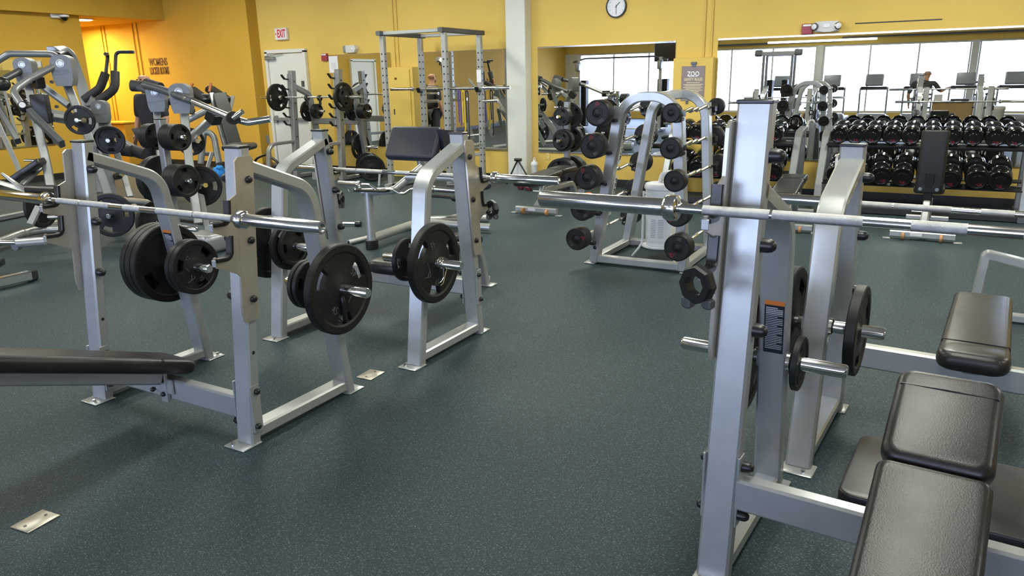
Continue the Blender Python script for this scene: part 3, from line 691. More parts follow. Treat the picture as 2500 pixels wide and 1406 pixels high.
def on_peg(bt, side, inner, dist, size, label, **kw):
    """a plate hung on a bench's peg: dist from the frame's face"""
    s = side; x = s*HW + (s if not inner else -s)*(0.05+dist); th = PS[size][1]
    p = Vector((x, 0.58, 0.5645 if bt is b3 else 0.5895)); m = Matrix.Rotation(bt.rotation_euler.z, 3, 'Z'); w = Vector(bt.location)+m @ p
    out = (s if not inner else -s)
    return add_plate(size, w, label, rz=bt.rotation_euler.z, flip=(out < 0), **kw)
G45 = 'forty five pound plates on the bench pegs'; GS = 'small plates on the bench pegs'
on_peg(b1, 1, False, 0.05, '45', 'large black plate facing the viewer on the decline bench, strap through its hole', spin=PI, group=G45, letters='45')
on_peg(b1, 1, True, 0.035, '10', 'small plate inside the near frame of the decline bench, against the leg', spin=0.8, group=GS)
on_peg(b1, 1, True, 0.068, '10', 'small plate inside the near frame of the decline bench, farther from the leg', spin=0.2, group=GS)
for i, d_ in enumerate((0.045, 0.091, 0.137)):
    on_peg(b1, -1, False, d_, '45', ('large plate against the far leg of the decline bench, innermost of three', 'middle large plate of three on the far leg of the decline bench', 'leftmost large plate of three on the far leg of the decline bench')[i], spin=0.4*i, group=G45)
on_peg(b1, -1, True, 0.04, '25', 'medium plate next to the far leg of the decline bench, under another medium plate', spin=0.3, group=GS)
on_peg(b1, -1, True, 0.078, '25', 'medium ribbed plate facing right on the inner peg of the decline bench', spin=1.3, group=GS, letters='25')
# side -1 of a turned bench is its right-hand frame
on_peg(b2, -1, False, 0.05, '45', 'large black plate with a wire spring clip hanging on its peg', spin=0.9, group=G45, letters='45')
on_peg(b2, -1, True, 0.04, '10', 'small plate behind the near leg of the central flat bench', spin=0.5, group=GS)
on_peg(b2, 1, False, 0.05, '45', 'large plate outside the far leg of the central flat bench', spin=0.2, group=G45)
on_peg(b2, 1, True, 0.035, '25', 'medium plate inside the far leg of the central flat bench, nearer the leg', spin=0.6, group=GS)
on_peg(b2, 1, True, 0.075, '10', 'small plate inside the far leg of the central flat bench, nearer the peg end', spin=1.6, group=GS)
on_peg(b3, -1, False, 0.05, '45', 'large plate mostly hidden behind the nearest upright of the tall incline bench', spin=0.2, group=G45)
on_peg(b3, -1, True, 0.04, '5', 'small plate on the inner peg of the incline bench, left of the chrome end', spin=0.3, group=GS)
on_peg(b4, 1, False, 0.05, '45', 'large plate between the incline bench leg and the flat bench behind it', spin=0.6, group=G45)
on_peg(b4, 1, False, 0.097, '45', 'outer large plate on the left side of the right-hand flat bench', spin=0.1, group=G45)
on_peg(b4, 1, True, 0.10, '35', 'medium plate with grip holes on the right side of the white curved leg', spin=0.9, group=GS)

# strap looped through the big plate, wire spring clip, clamp collar
w = Vector((-2.47, Y1+0.58, 0.59))
o = MB().tube([w+Vector((0.03, -0.005, -0.02)), w+Vector((0.045, -0.01, -0.06)), w+Vector((0.04, 0.0, -0.15)), w+Vector((0.02, 0.02, -0.18)), w+Vector((-.02, .02, -.17))], 0.012, 0.03, 10).obj('strap', 'vinyl')
tag(o, 'black rubber strap hanging through the big plate of the decline bench', 'strap')
t = thing('spring_clip', 'bright wire spring clip hanging on the peg of the central plate', 'clip', (-2.283, Y2-0.58, 0.595))
mb = MB(); pts = []
for k in range(40): pts.append((-0.02+0.0009*k, 0.030*math.cos(k*0.5), 0.030*math.sin(k*0.5)))
mb.tube(pts, 0.0028, 0, 8); mb.obj('coil', 'chrome', t)
MB().tube([(-.02, 0.03, 0), (-.02, .03, -.09), (-.03, .02, -.115), (-.03, -.01, -.115)], 0.003, 0.012, 8).obj('clip_handle', 'chrome', t)
MB().tube([(.015, .02, -.02), (.03, -.05, -.10), (.03, -.075, -.105)], 0.003, 0.012, 8).obj('clip_handle', 'chrome', t)

def collar(loc, rz, label):
    t = thing('clamp_collar', label, 'collar', loc, rz)
    mb = MB(); mb.lathe([(0.030, -.018), (0.050, -.018), (0.055, -.010), (0.055, .010), (0.050, .018), (0.030, .018), (0.028, 0), (0.030, -.018)], (0, 0, 0), (1, 0, 0), 8); mb.obj('ring', 'plastic', t, 20)
    MB().box((0, 0.03, -0.055), (0.03, 0.03, 0.035), bev=0.006).obj('lever', 'gunmetal', t); MB().box((0, -0.038, -0.046), (0.028, 0.03, 0.03), bev=0.006).obj('lever_pivot', 'gunmetal', t)
    MB().box((0.0, -0.004, 0.034), (0.03, 0.026, 0.006), bev=0.002).obj('latch_clip', 'white', t)
    return t
collar((-0.525, 1.945, 1.005), R3+1.25, 'black octagonal clamp collar hung on the lower hook of the nearest upright')
collar((-2.35, Y2+0.065, 0.79), 1.2, 'black clamp collar hung on the lower hook of the central flat bench')
collar((-3.58, Y2+0.065, 0.78), 0.4, 'black clamp collar hung on the far upright of the central flat bench')

# steel wear plates let into the floor
for loc, rz, lab in (((-2.765, 1.24, 0), 0.10, 'steel floor plate with two screws, alone on the open floor nearest the viewer'), ((-2.575, 2.935, 0), 0.05, 'steel floor plate just beyond the decline bench foot')):
    t = thing('floor_plate', lab, 'floor plate', loc, rz)
    MB().box((0, 0, 0.003), (0.10, 0.125, 0.006), bev=0.002).obj('plate', 'champagne', t)
    for y in (-.04, .04): MB().cyl((0, y, .005), (0, y, .008), 0.006, 12).obj('screw', 'gunmetal', t)

# ------------------------------------------------------------------ fixed curl-bar rack with ten fixed barbells
NY, FY = 5.85, 6.62
t = thing('barbell_rack', 'silver double arch barbell rack holding black headed curl bars', 'barbell rack', (-2.09, (NY+FY)/2, 0))
ox, oy = 2.09, -(NY+FY)/2
for Y, s in ((NY, -1), (FY, 1)):
    f = MB().rbar([(-2.49+ox, Y+oy, 0.02), (-2.255+ox, Y+oy, 1.405), (-1.80+ox, Y+oy, 1.405), (-1.70+ox, Y+oy, 0.02)], 0.095, 0.075, side=(0, 1, 0), r=[0.22, 0.22], seg=12).obj('arch_frame', 'silver', t)
    for x0, x1, sx in ((-2.475, -2.275, -1), (-1.705, -1.80, 1)):
        sp = MB().rbar([(x0+ox, Y+oy+s*.052, 0.10), (x1+ox, Y+oy+s*.052, 1.33)], 0.010, 0.080, side=(0, 1, 0)).obj('saddle_plate', 'silver', t)
        for z in (0.15, 0.46, 0.70, 0.96, 1.22): b = MB(); knob(b, (x0+(x1-x0)*(z-.1)/1.23+ox, Y+oy+s*.055, z), (0, s, 0), 0.016, 0.014); b.obj('bolt_cap', 'plastic', sp)
        for z in (1.265, 1.005, 0.755, 0.495, 0.235):
            xp = x0+(x1-x0)*(z-.1)/1.23+ox; xx = xp+(-.088 if sx < 0 else .036)
            MB().rbar([(xp, Y+oy+s*.075, z-.045), (xx, Y+oy+s*.085, z-.04)], .05, .03, side=(0, 1, 0)).box((xx, Y+oy+s*.085, z-0.031), (0.055, 0.07, 0.03), bev=0.006).box((xx-0.03, Y+oy+s*.085, z+0.012), (0.012, 0.07, 0.045), bev=0.003).box((xx+0.03, Y+oy+s*.085, z+0.012), (0.012, 0.07, 0.045), bev=0.003).obj('saddle', 'plastic', sp)
    MB().rbar([(-2.46+ox, Y+oy, 0.045), (-1.73+ox, Y+oy, 0.045)], 0.08, 0.06, side=(0, 1, 0)).obj('cross_rail', 'silver', t)
    for x in (-2.52, -1.67): MB().box((x+ox, Y+oy, 0.006), (0.10, 0.12, 0.012), bev=0.003).obj('foot_plate', 'silver', t)
for x in (-2.48, -1.71): MB().rbar([(x+ox, NY+oy+.05, 0.045), (x+ox, FY+oy-.05, 0.045)], 0.07, 0.06).obj('side_rail', 'silver', t)
MB().rbar([(-2.03+ox, NY+oy+.04, 1.40), (-2.03+ox, FY+oy-.04, 1.40)], 0.08, 0.07).obj('top_tie', 'silver', t)
def strip_label(Y, zc, L, txt, xoff):
    """narrow maker's strip with upright lettering running down the inner face of the left leg"""
    x = -2.475+ (zc-.02)*0.17+0.0445+xoff; d = Vector((0.167, 0, 0.986)); nrm = Vector((0.986, 0, -0.167))
    m = Matrix((Vector((0, 1, 0)), d, nrm)).transposed()
    lb = MB().box(Vector((x+ox, Y+oy, zc))+nrm*0.0012, (0.05, L, 0.0015), m).obj('maker_strip', 'offwhite', t)
    text('lettering', txt, 0.046, 'base', lb, Vector((x+ox, Y+oy, zc))+nrm*0.0028, -d, (0, 1, 0), 0.001, True, width=L*0.86)
strip_label(NY, 1.03, 0.34, 'PRECOR', 0); strip_label(NY, 0.60, 0.34, 'PRECOR', 0); strip_label(FY, 1.02, 0.30, 'ICARIAN', 0)

def fixed_bar(x, z, r, h, label, num=None, ang=0, Lb=1.36, dark=True):
    t = thing('fixed_barbell', label, 'barbell', (x, (NY+FY)/2, z), 0, 'curl bars on the arch rack')
    e = Lb/2
    pts = [(0, -e+.1, 0), (0, -.30, 0)]
    pts += [(.03, -.20, .022), (-.035, -.09, -.02), (0.02, 0, 0.018), (-.035, .09, -.02), (.03, .20, .022), (0, .30, 0), (0, e-.1, 0)]
    MB().tube(pts, 0.0135, 0.05, 12, 5).obj('curl_handle', 'chrome', t)
    for s in (-1, 1):
        hd = MB().lathe([(0.02, -.045), (0.028, -.04), (0.028, 0), (r*.8, 0), (r*.97, .006), (r, .014), (r, h-.012), (r*.97, h-.003), (r*.90, h), (r*.86, h-.005), (r*.46, h-.005), (r*.44, h-.001), (r*.36, h-.001), (r*.34, h-.008), (r*.24, h-.004), (r*.12, h+.002), (0.001, h+.003)], (0, s*(e-h), 0), (0, s, 0), 36).obj('weight_head', 'rubber', t)
        if s < 0 and num:
            a = math.radians(ang); ex, ez = math.cos(a), math.sin(a)
            text('number', num, r*0.36, 'mark', hd, (r*.66*math.sin(a), -e+.004, -r*.66*math.cos(a)), (ex, 0, ez), (-ez, 0, ex), 0.002)
            mb = MB(); a2 = a+PI
            c = Vector((r*.66*math.sin(a2-.5), -e+.004, -r*.66*math.cos(a2-.5))); u = Vector((ex, 0, ez)); v = Vector((-ez, 0, ex)); k = r*0.22
            zz = [(-1.1, -.9), (-.55, .55), (-.25, .9), (.1, .0), (.75, .95)]
            for i, (p, q) in enumerate((((-1.2, -1), (-.5, .6)), ((-.5, .6), (.9, 1.0)), ((-.4, -.5), (.5, .9)), ((-.4, -.5), (.9, -.1)), ((.2, .3), (.9, -.1)))):
                P = c+u*p[0]*k+v*p[1]*k; Q = c+u*q[0]*k+v*q[1]*k
                mb.rbar([P, Q], 0.002, k*.32, (0, 1, 0), bev=0.0004)
            mb.obj('emblem', 'red', hd)
    return t
for i, (z, r, num, ang) in enumerate(((1.288, .104, '100', 25), (1.030, .102, '80', 30), (0.777, .100, '90', 55), (0.517, .098, '70', 35), (0.262, .096, '110', -50))):
    x = -2.49+(z-.02)*0.17+.012
    fixed_bar(x-0.10, z, r, 0.125, 'curl bar on the left side of the arch rack, ' + ('topmost', 'second from the top', 'third from the top', 'second from the bottom', 'lowest')[i], num, ang)
for i, (z, r, num, ang) in enumerate(((1.290, .073, None, 0), (1.028, .083, None, 0), (0.784, .085, None, 0), (0.530, .100, '60', 160), (0.266, .108, '50', 170))):
    x = (-1.765, -1.762, -1.72, -1.69, -1.675)[i]
    fixed_bar(x, z, r, 0.085+0.01*i, 'curl bar on the right side of the arch rack, ' + ('topmost', 'second from the top', 'third from the top', 'second from the bottom', 'lowest')[i], num, ang)

# white wipes bucket on a stand, seen through the rack
t = thing('wipes_bucket', 'white ribbed bucket with lid and paper label standing inside the arch rack', 'bucket', (-2.045, 6.27, 0)); t.scale = (.93, .93, .90)
MB().lathe([(0.11, 0.135), (0.128, 0.135), (0.138, 0.16), (0.145, 0.50), (0.150, 0.60), (0.158, 0.60), (0.158, 0.612), (0.150, 0.614), (0.150, 0.635), (0.158, 0.637), (0.158, 0.65), (0.151, 0.652), (0.151, 0.69)], (0, 0, 0), (0, 0, 1), 40).obj('bucket_body', 'white', t)
MB().lathe([(0.155, 0.685), (0.163, 0.69), (0.163, 0.72), (0.15, 0.74), (0.06, 0.745), (0.001, 0.745)], (0, 0, 0), (0, 0, 1), 40).obj('lid', 'white', t)
MB().rbar([(-.02, 0, .74), (0.0, 0, .83), (.08, 0, .855), (.10, 0, .80)], 0.07, 0.03, side=(0, 1, 0), r=.03).obj('wipe_tuft', 'paper', t)
mb = MB(); rings = []
for z in (0.19, 0.42):
    rr = 0.1415+(z-.16)*0.02
    rings.append([(rr*math.cos(a), rr*math.sin(a), z) for a in [math.radians(-125+k*5) for k in range(19)]]+[((rr-.002)*math.cos(a), (rr-.002)*math.sin(a), z) for a in [math.radians(-35-k*5) for k in range(19)]])
mb.ring_loft(rings); lb = mb.obj('paper_label', 'paper', t)
mb = MB()
for k in range(11):
    for a in (-100, -72):
        a_ = math.radians(a); z = 0.40-k*0.017; rr = 0.1425+(z-.16)*0.02
        mb.box((rr*math.cos(a_), rr*math.sin(a_), z), (0.05, 0.002, 0.005), Matrix.Rotation(a_+PI/2, 3, 'Z'))
mb.obj('print_lines', 'printgrey', lb)
for a in (200, 320, 80):
    a_ = math.radians(a); c_, s_ = math.cos(a_), math.sin(a_)
    MB().tube([(c_*.168, s_*.168, .66), (c_*.168, s_*.168, .14), (c_*.26, s_*.26, 0.012)], 0.011, 0.14, 10).obj('stand_leg', 'white', t)
MB().lathe([(0.162, .12), (0.172, .12), (0.172, .135), (0.10, .135), (0.10, .12), (.162, .12)], (0, 0, 0), (0, 0, 1), 32).obj('stand_ring', 'white', t)

# ------------------------------------------------------------------ dumbbell racks and dumbbells along the mirror
def db_rack(x0, x1, label):
    xc = (x0+x1)/2; t = thing('dumbbell_rack', label, 'dumbbell rack', (xc, 9.7, 0)); w = (x1-x0)/2
    for s in (-1, 1):
        MB().rbar([(s*w, -.38, 0.02), (s*w, -.33, .30), (s*w, -.06, .86), (s*w, .28, .90)], 0.085, 0.07, r=[.12, .16], seg=8).obj('end_frame', 'silver_dark', t)
        MB().rbar([(s*w, -.42, .035), (s*w, .40, .035)], 0.085, 0.06).obj('foot_rail', 'gunmetal', t)
        MB().rbar([(s*w, .30, .04), (s*w, .26, .92)], 0.07, 0.06).obj('rear_post', 'silver_dark', t)
    for (y, z, tl) in ((-.10, .775, 10), (-.23, .365, 18)):
        rt = Matrix.Rotation(math.radians(tl), 3, 'X')
        for dy in (-.10, .12):
            MB().box(Vector((0, y, z))+rt @ Vector((0, dy, 0)), (2*w-.06, 0.07, 0.012), rt).obj('tray_rail', 'base', t)
        MB().box(Vector((0, y, z))+rt @ Vector((0, 0.01, -.035)), (2*w-.06, 0.05, 0.05), rt, 0.004).obj('tray_beam', 'base', t)
    MB().box((0, -.36, .045), (2*w-.05, 0.06, 0.08), bev=0.006).obj('front_skirt', 'base', t)
    return t
db_rack(-1.16, 0.86, 'longer two tier dumbbell rack, behind the bench with its pad upright')
db_rack(-3.02, -1.47, 'two tier dumbbell rack shorter of the two, standing behind the arch rack')
def dumbbell(x, y, z, r, h, L, label, group, m='gloss_black', tilt=18, mark=True, spin=0):
    t = thing('dumbbell', label, 'dumbbell', (x, y, z), 0, group, rot=(math.radians(tilt), spin, 0))
    MB().cyl((0, -L/2+h, 0), (0, L/2-h, 0), 0.017, 14).obj('handle', 'chrome', t)
    for s in (-1, 1):
        hd = MB().lathe([(0.02, -.012), (r*.75, 0), (r*.96, .008), (r, .02), (r, h-.02), (r*.95, h-.006), (r*.86, h), (r*.80, h-.004), (r*.44, h-.004), (r*.40, h), (0.001, h+.001)], (0, s*(L/2-h), 0), (0, s, 0), 24).obj('weight_head', m, t)
        if s < 0 and mark:
            mb = MB(); k = r*.2; yy = -L/2+.003
            for p, q in (((-1.2, 1.6), (-.2, 3.2)), ((-.2, 3.2), (1.4, 3.3)), ((-.6, 2.1), (1.2, 2.4)), ((1.2, 2.4), (.4, 3.1))):
                mb.rbar([(p[0]*k, yy, -p[1]*k), (q[0]*k, yy, -q[1]*k)], 0.002, k*.4, (0, 1, 0), bev=.0004)
            mb.obj('emblem', 'red', hd)
    return t
words = ['leftmost', 'second from left', 'third from left', 'fourth from left', 'fifth from left', 'sixth from left', 'seventh from left', 'eighth from left', 'ninth from left', 'rightmost']
GD = 'black dumbbells on the racks'
protoU = protoL = None
for i, x in enumerate((-1.0, -.83, -.65, -.46, -.265, -.065, .13, .325, .52, .70)):
    lab = 'glossy black dumbbell on the upper tier of the right rack, ' + words[i]
    if protoU is None: protoU = dumbbell(x, 9.62, .90, .099, .145, .38, lab, GD, tilt=10)
    else: dup(protoU, lab, (x, 9.62, .90), (math.radians(10), (i*0.7) % 0.5-.25, 0))
for i, x in enumerate((-.97, -.75, -.53, -.30, -.07, .16, .39, .61)):
    lab = 'glossy black dumbbell on the lower tier of the right rack, ' + (words[:7]+['rightmost'])[i]
    if protoL is None: protoL = dumbbell(x, 9.48, .505, .114, .170, .44, lab, GD)
    else: dup(protoL, lab, (x, 9.48, .505), (math.radians(18), (i*0.9) % 0.6-.3, 0))
for i, x in enumerate((-2.85, -2.66, -2.47, -2.28, -2.09, -1.90, -1.72)):
    dup(protoU, 'glossy black dumbbell on the upper tier of the left rack, ' + (words[:6]+['rightmost'])[i], (x, 9.62, .90), (math.radians(10), (i*0.5) % 0.4-.2, 0))
for i, x in enumerate((-2.82, -2.59, -2.36, -2.13, -1.90, -1.68)):
    dup(protoL, 'glossy black dumbbell on the lower tier of the left rack, ' + (words[:5]+['rightmost'])[i], (x, 9.48, .505), (math.radians(18), (i*0.5) % 0.4-.2, 0))

# ------------------------------------------------------------------ adjustable benches near the dumbbells
def adj_bench(loc, label, back, rz=0, simple=False):
    t = thing('adjustable_bench', label, 'weight bench', loc, rz)
    MB().rbar([(-.275, 0, .055), (.275, 0, .055)], 0.06, 0.06, side=(0, 1, 0)).obj('rear_crossbar', 'silver', t)
    for s in (-1, 1):
        MB().box((s*.30, -.01, .006), (.07, .06, .012), bev=.003).obj('foot_tab', 'silver', t)
        MB().lathe([(.02, -.014), (.034, -.012), (.036, 0), (.034, .012), (.02, .014)], (s*.16, -.045, .04), (1, 0, 0), 20).obj('wheel', 'bronze', t)
    MB().box((-.05, -.032, .06), (.10, .003, .03)).obj('maker_label', 'white', t)
    MB().rbar([(0, 0.0, .09), (0, .30, .26), (0, .95, .26), (0, 1.10, .05)], 0.07, 0.06, r=[.1, .12]).obj('frame', 'silver', t)
    MB().rbar([(-.20, 1.10, .04), (.20, 1.10, .04)], 0.06, 0.05, side=(0, 1, 0)).obj('front_crossbar', 'silver', t)
    MB().rbar([(0, .10, .13), (0, .16, .33), (0, .30, .36)], 0.06, 0.05, r=.05).obj('hinge_arm', 'silver', t)
    k = MB().cyl((-.12, .14, .255), (-.03, .14, .255), .009, 12).obj('pull_pin', 'chrome', t)
    if back == 'up':
        rt = Matrix.Rotation(math.radians(-4), 3, 'X')
        MB().rbox((0, .22, .72), (.235, .075, .60), .03, .02, rt).obj('back_pad', 'rubber', t)
        MB().rbar([(0, .20, .30), (0, .165, .62)], .08, .03).obj('pad_bracket', 'plastic', t)
        for s in (-1, 1): MB().cyl((s*.07, .165, .47), (s*.07, .15, .47), .017, 14).obj('pad_bolt', 'chrome', t)
        MB().rbox((0, .55, .43), (.27, .38, .07), .04, .025).obj('seat_pad', 'vinyl', t)
    else:
        rt = Matrix.Rotation(math.radians(3), 3, 'X')
        MB().rbox((0, .06, .43), (.26, .80, .075), .035, .022, rt).obj('back_pad', 'vinyl', t)
        MB().rbox((0, .68, .455), (.26, .36, .075), .035, .022).obj('seat_pad', 'vinyl', t)
        MB().box((0, .1, .36), (.09, .45, .06), bev=.01).obj('pad_bracket', 'gunmetal', t)
        for s in (-1, 1): MB().cyl((.132*s, -.1, .41), (.146*s, -.1, .41), .014, 12).obj('pad_bolt', 'chrome', t)
    return t
adj_bench((-4.08, 7.80, 0), 'adjustable bench with its pad laid flat, near the white column', 'flat', -0.02)
adj_bench((-1.28, 7.90, 0), 'adjustable bench with its pad laid flat, in front of the gap between dumbbell racks', 'flat', 0.06)
adj_bench((-0.03, 7.97, 0), 'adjustable bench with its black back pad upright, in front of the right dumbbell rack', 'up', -0.02)

# small dumbbells and oddments on the floor near the column
for loc, rz, m, lab in (((-3.85, 8.98, .055), 1.25, 'coral', 'coral hex dumbbell on the floor behind the arch rack'), ((-5.18, 9.55, .05), 1.2, 'maroon', 'maroon dumbbell lying on the floor by the flat bench near the column')):
    t = thing('dumbbell', lab, 'dumbbell', loc, rz)
    MB().cyl((0, -.06, 0), (0, .06, 0), .017, 12).obj('handle', m, t)
    for s in (-1, 1): MB().lathe([(.035, 0), (.055, .012), (.055, .07), (.04, .085)], (0, s*.05, 0), (0, s, 0), 6).obj('weight_head', m, t, 20)
t = thing('shaker_bottle', 'white shaker bottle with a loop lid standing beside the white column', 'bottle', (-5.31, 10.1, 0.11))
MB().lathe([(.040, 0), (.044, .01), (.050, .19), (.052, .195)], (0, 0, 0), (0, 0, 1), 24).obj('cup', 'white', t)
MB().lathe([(.055, .19), (.056, .215), (.040, .24), (.022, .245), (.020, .265), (.001, .27)], (0, 0, 0), (0, 0, 1), 24).obj('lid', 'white', t)
MB().tube([(-.02, 0, .255), (-.012, 0, .30), (.012, 0, .30), (.02, 0, .255)], .005, .012, 8).obj('carry_loop', 'white', t)
t = thing('step_box', 'low dark step box beside the column with a bottle on it', 'step', (-5.31, 10.08, 0))
MB().rbox((0, 0, .055), (.30, .32, .11), .03, .012).obj('body', 'plastic', t)
MB().box((0, 0, .111), (.25, .27, .004)).obj('tread', 'gunmetal', t)
t = thing('ab_roller_frame', 'black folding V frame with a round roller standing before the column', 'exercise frame', (-5.46, 9.85, 0))
MB().cyl((-.20, 0, .03), (0.0, 0, .40), .012, 10).obj('leg', 'plastic', t); MB().cyl((.16, 0, .16), (.0, 0, .40), .012, 10).obj('leg', 'plastic', t)
MB().cyl((-.05, 0, .40), (.06, 0, .40), .024, 14).obj('hinge', 'plastic', t)
MB().lathe([(.03, -.05), (.075, -.045), (.085, 0), (.075, .045), (.03, .05)], (.19, -.05, .085), (1, .4, 0), 24).obj('roller', 'gloss_black', t)
MB().rbar([(-.02, .06, .02), (.01, .02, .37)], .012, .10, side=(.3, 1, 0)).obj('side_panel', 'white', t)

# ------------------------------------------------------------------ plate tree by the middle mirror
def plate_tree(loc, label, h, pegs, axis):
    t = thing('plate_tree', label, 'plate tree', loc)
    MB().rbar([(0, 0, .03), (0, 0, h)], .075, .075, side=(1, 0, 0)).obj('post', 'silver_dark', t)
    ax = Vector(axis)
    MB().rbar([ax*-.32+V(0, 0, .03), ax*.32+V(0, 0, .03)], .07, .06, side=ax.cross(V(0, 0, 1))).obj('base', 'silver_dark', t)
    sd = ax.cross(V(0, 0, 1)); MB().rbar([sd*-.28+V(0, 0, .03), sd*.28+V(0, 0, .03)], .07, .06, side=ax).obj('base', 'silver_dark', t)
    MB().box((0, 0, h+.005), (.08, .08, .012), bev=.003).obj('post_cap', 'plastic', t)
    for z, s in pegs: MB().lathe([(.034, 0), (.034, .01), (.0248, .015), (.0248, .27), (.018, .28)], ax*.036*s+V(0, 0, z), ax*s, 20).obj('weight_peg', 'chrome', t)
    return t
TX, TY = -4.50, 9.55
plate_tree((TX, TY, 0), 'grey plate tree with black plates before the mirror, just right of the column', 1.25, [(z, s) for z in (1.06, .74, .28) for s in (-1, 1)], (0, 1, 0))
def tree_stack(tx, ty, axis, z, s, sizes, label, group, start=.05):
    ax = Vector(axis)*s; d = start; rz = math.atan2(ax.y, ax.x)
    for i, sz in enumerate(sizes):
        th = PS[sz][1]; d += th/2+.001; p = Vector((tx, ty, z-.0005))+ax*(.036+d); d += th/2+.001
        o = ('only plate', ) if len(sizes) == 1 else None
        pos = ('outermost' if i == len(sizes)-1 else ('innermost' if i == 0 else ('second from the post', 'third from the post', 'fourth from the post', 'fifth from the post', 'sixth from the post')[i-1]))
        add_plate(sz, p, label+', '+(pos if len(sizes) > 1 else 'alone on its peg'), spin=i*0.9+z, rz=rz, group=group)
GT = 'plates on the tree by the column'
tree_stack(TX, TY, (0, 1, 0), 1.06, -1, ['10']*4, 'small plate on the top front peg of the column plate tree', GT)
tree_stack(TX, TY, (0, 1, 0), 1.06, 1, ['35', '25'], 'plate on the top rear peg of the column plate tree', GT)
tree_stack(TX, TY, (0, 1, 0), .74, -1, ['25', '25', '10', '10'], 'plate on the middle front peg of the column plate tree', GT)
tree_stack(TX, TY, (0, 1, 0), .74, 1, ['35', '35'], 'plate on the middle rear peg of the column plate tree', GT)
tree_stack(TX, TY, (0, 1, 0), .28, -1, ['45']*3, 'big plate on the bottom front peg of the column plate tree', GT)
tree_stack(TX, TY, (0, 1, 0), .28, 1, ['45']*3, 'big plate on the bottom rear peg of the column plate tree', GT)

# ------------------------------------------------------------------ power rack
PX0, PX1, PY0, PY1, PH = -7.20, -6.12, 9.0, 9.92, 2.20
t = thing('power_rack', 'tall open silver power rack with four holed posts left of the column', 'power rack', ((PX0+PX1)/2, (PY0+PY1)/2, 0)); o_ = Vector(t.location)
for x in (PX0, PX1):
    for y in (PY0, PY1):
        po = MB().rbar([V(x, y, .02)-o_, V(x, y, PH)-o_], .075, .075).obj('upright', 'silver', t)
        h = MB()
        for k in range(17):
            for dx, dy in ((0, -1), (1, 0)): h.cyl(V(x+dx*.0372, y+dy*.0372, .35+k*.10)-o_, V(x+dx*.0385, y+dy*.0385, .35+k*.10)-o_, .013, 12)
        h.obj('pin_holes', 'base', po)
    MB().rbar([V(x, PY0-.10, PH+.035)-o_, V(x, PY1+.10, PH+.035)-o_], .075, .065).obj('top_beam', 'gunmetal', t)
    MB().rbar([V(x, PY0-.12, .04)-o_, V(x, PY1+.12, .04)-o_], .075, .06).obj('base_rail', 'silver', t)
    for y in (PY0, PY1): MB().box(V(x, y, .006)-o_, (.14, .16, .012), bev=.003).obj('foot_plate', 'silver', t)
    MB().rbar([V(x, PY1+.0, 1.395)-o_, V(x, PY1-.10, 1.40)-o_, V(x, PY1-.12, 1.46)-o_], .06, .03, r=.02).obj('bar_hook', 'plastic', t)
    MB().tube([V(x, PY0+.04, .62)-o_, V(x, PY1-.04, .62)-o_], .02).obj('safety_bar', 'chrome', t)
    MB().tube([V(x+.04, PY1, 1.25)-o_, V(x+.30, PY1, 1.26)-o_], .024).obj('storage_peg', 'chrome', t)
MB().rbar([V(PX0, PY0, PH+.035)-o_, V(PX1, PY0, PH+.035)-o_], .05, .05, side=(0, 1, 0)).obj('pull_up_bar', 'silver', t)
MB().rbar([V(PX0, PY1, PH+.035)-o_, V(PX1, PY1, PH+.035)-o_], .05, .05, side=(0, 1, 0)).obj('cross_beam', 'silver', t)
MB().rbar([V(PX0, PY1, .45)-o_, V(PX1, PY1, .45)-o_], .05, .05, side=(0, 1, 0)).obj('cross_beam', 'silver', t)
MB().box(V(PX1, PY0+.92-.038, 1.62)-o_, (.076, .003, .18)).obj('notice_card', 'paper', t)
barbell(((PX0+PX1)/2, PY1-.085, 1.445), 0, 'bare chrome barbell racked across the tall power rack')
for i, (dx, m, lab) in enumerate(((-.05, 'purple', 'purple stretch band hung on the power rack'), (.02, 'bandyellow', 'yellow stretch band hung on the power rack'), (.09, 'vinyl', 'black stretch band hung on the power rack'))):
    x = PX1-.38+dx; mb = MB()
    mb.tube([(x, PY1+.045, .93), (x-.012, PY1+.05, 1.38), (x, PY1+.05, 1.42), (x+.03, PY1+.05, 1.38), (x+.035, PY1+.05, .93-.1*i), (x+.02, PY1+.05, .88-.1*i)], .011, .02, 8)
    o = mb.obj('stretch_band', m); tag(o, lab, 'exercise band')
o = MB().tube([(PX0+.04, PY1+.055, 1.43), (PX1-.04, PY1+.055, 1.43)], .012, 0, 10).obj('band_rod', 'gunmetal'); tag(o, 'dark rod across the back of the power rack with bands looped over it', 'rod')

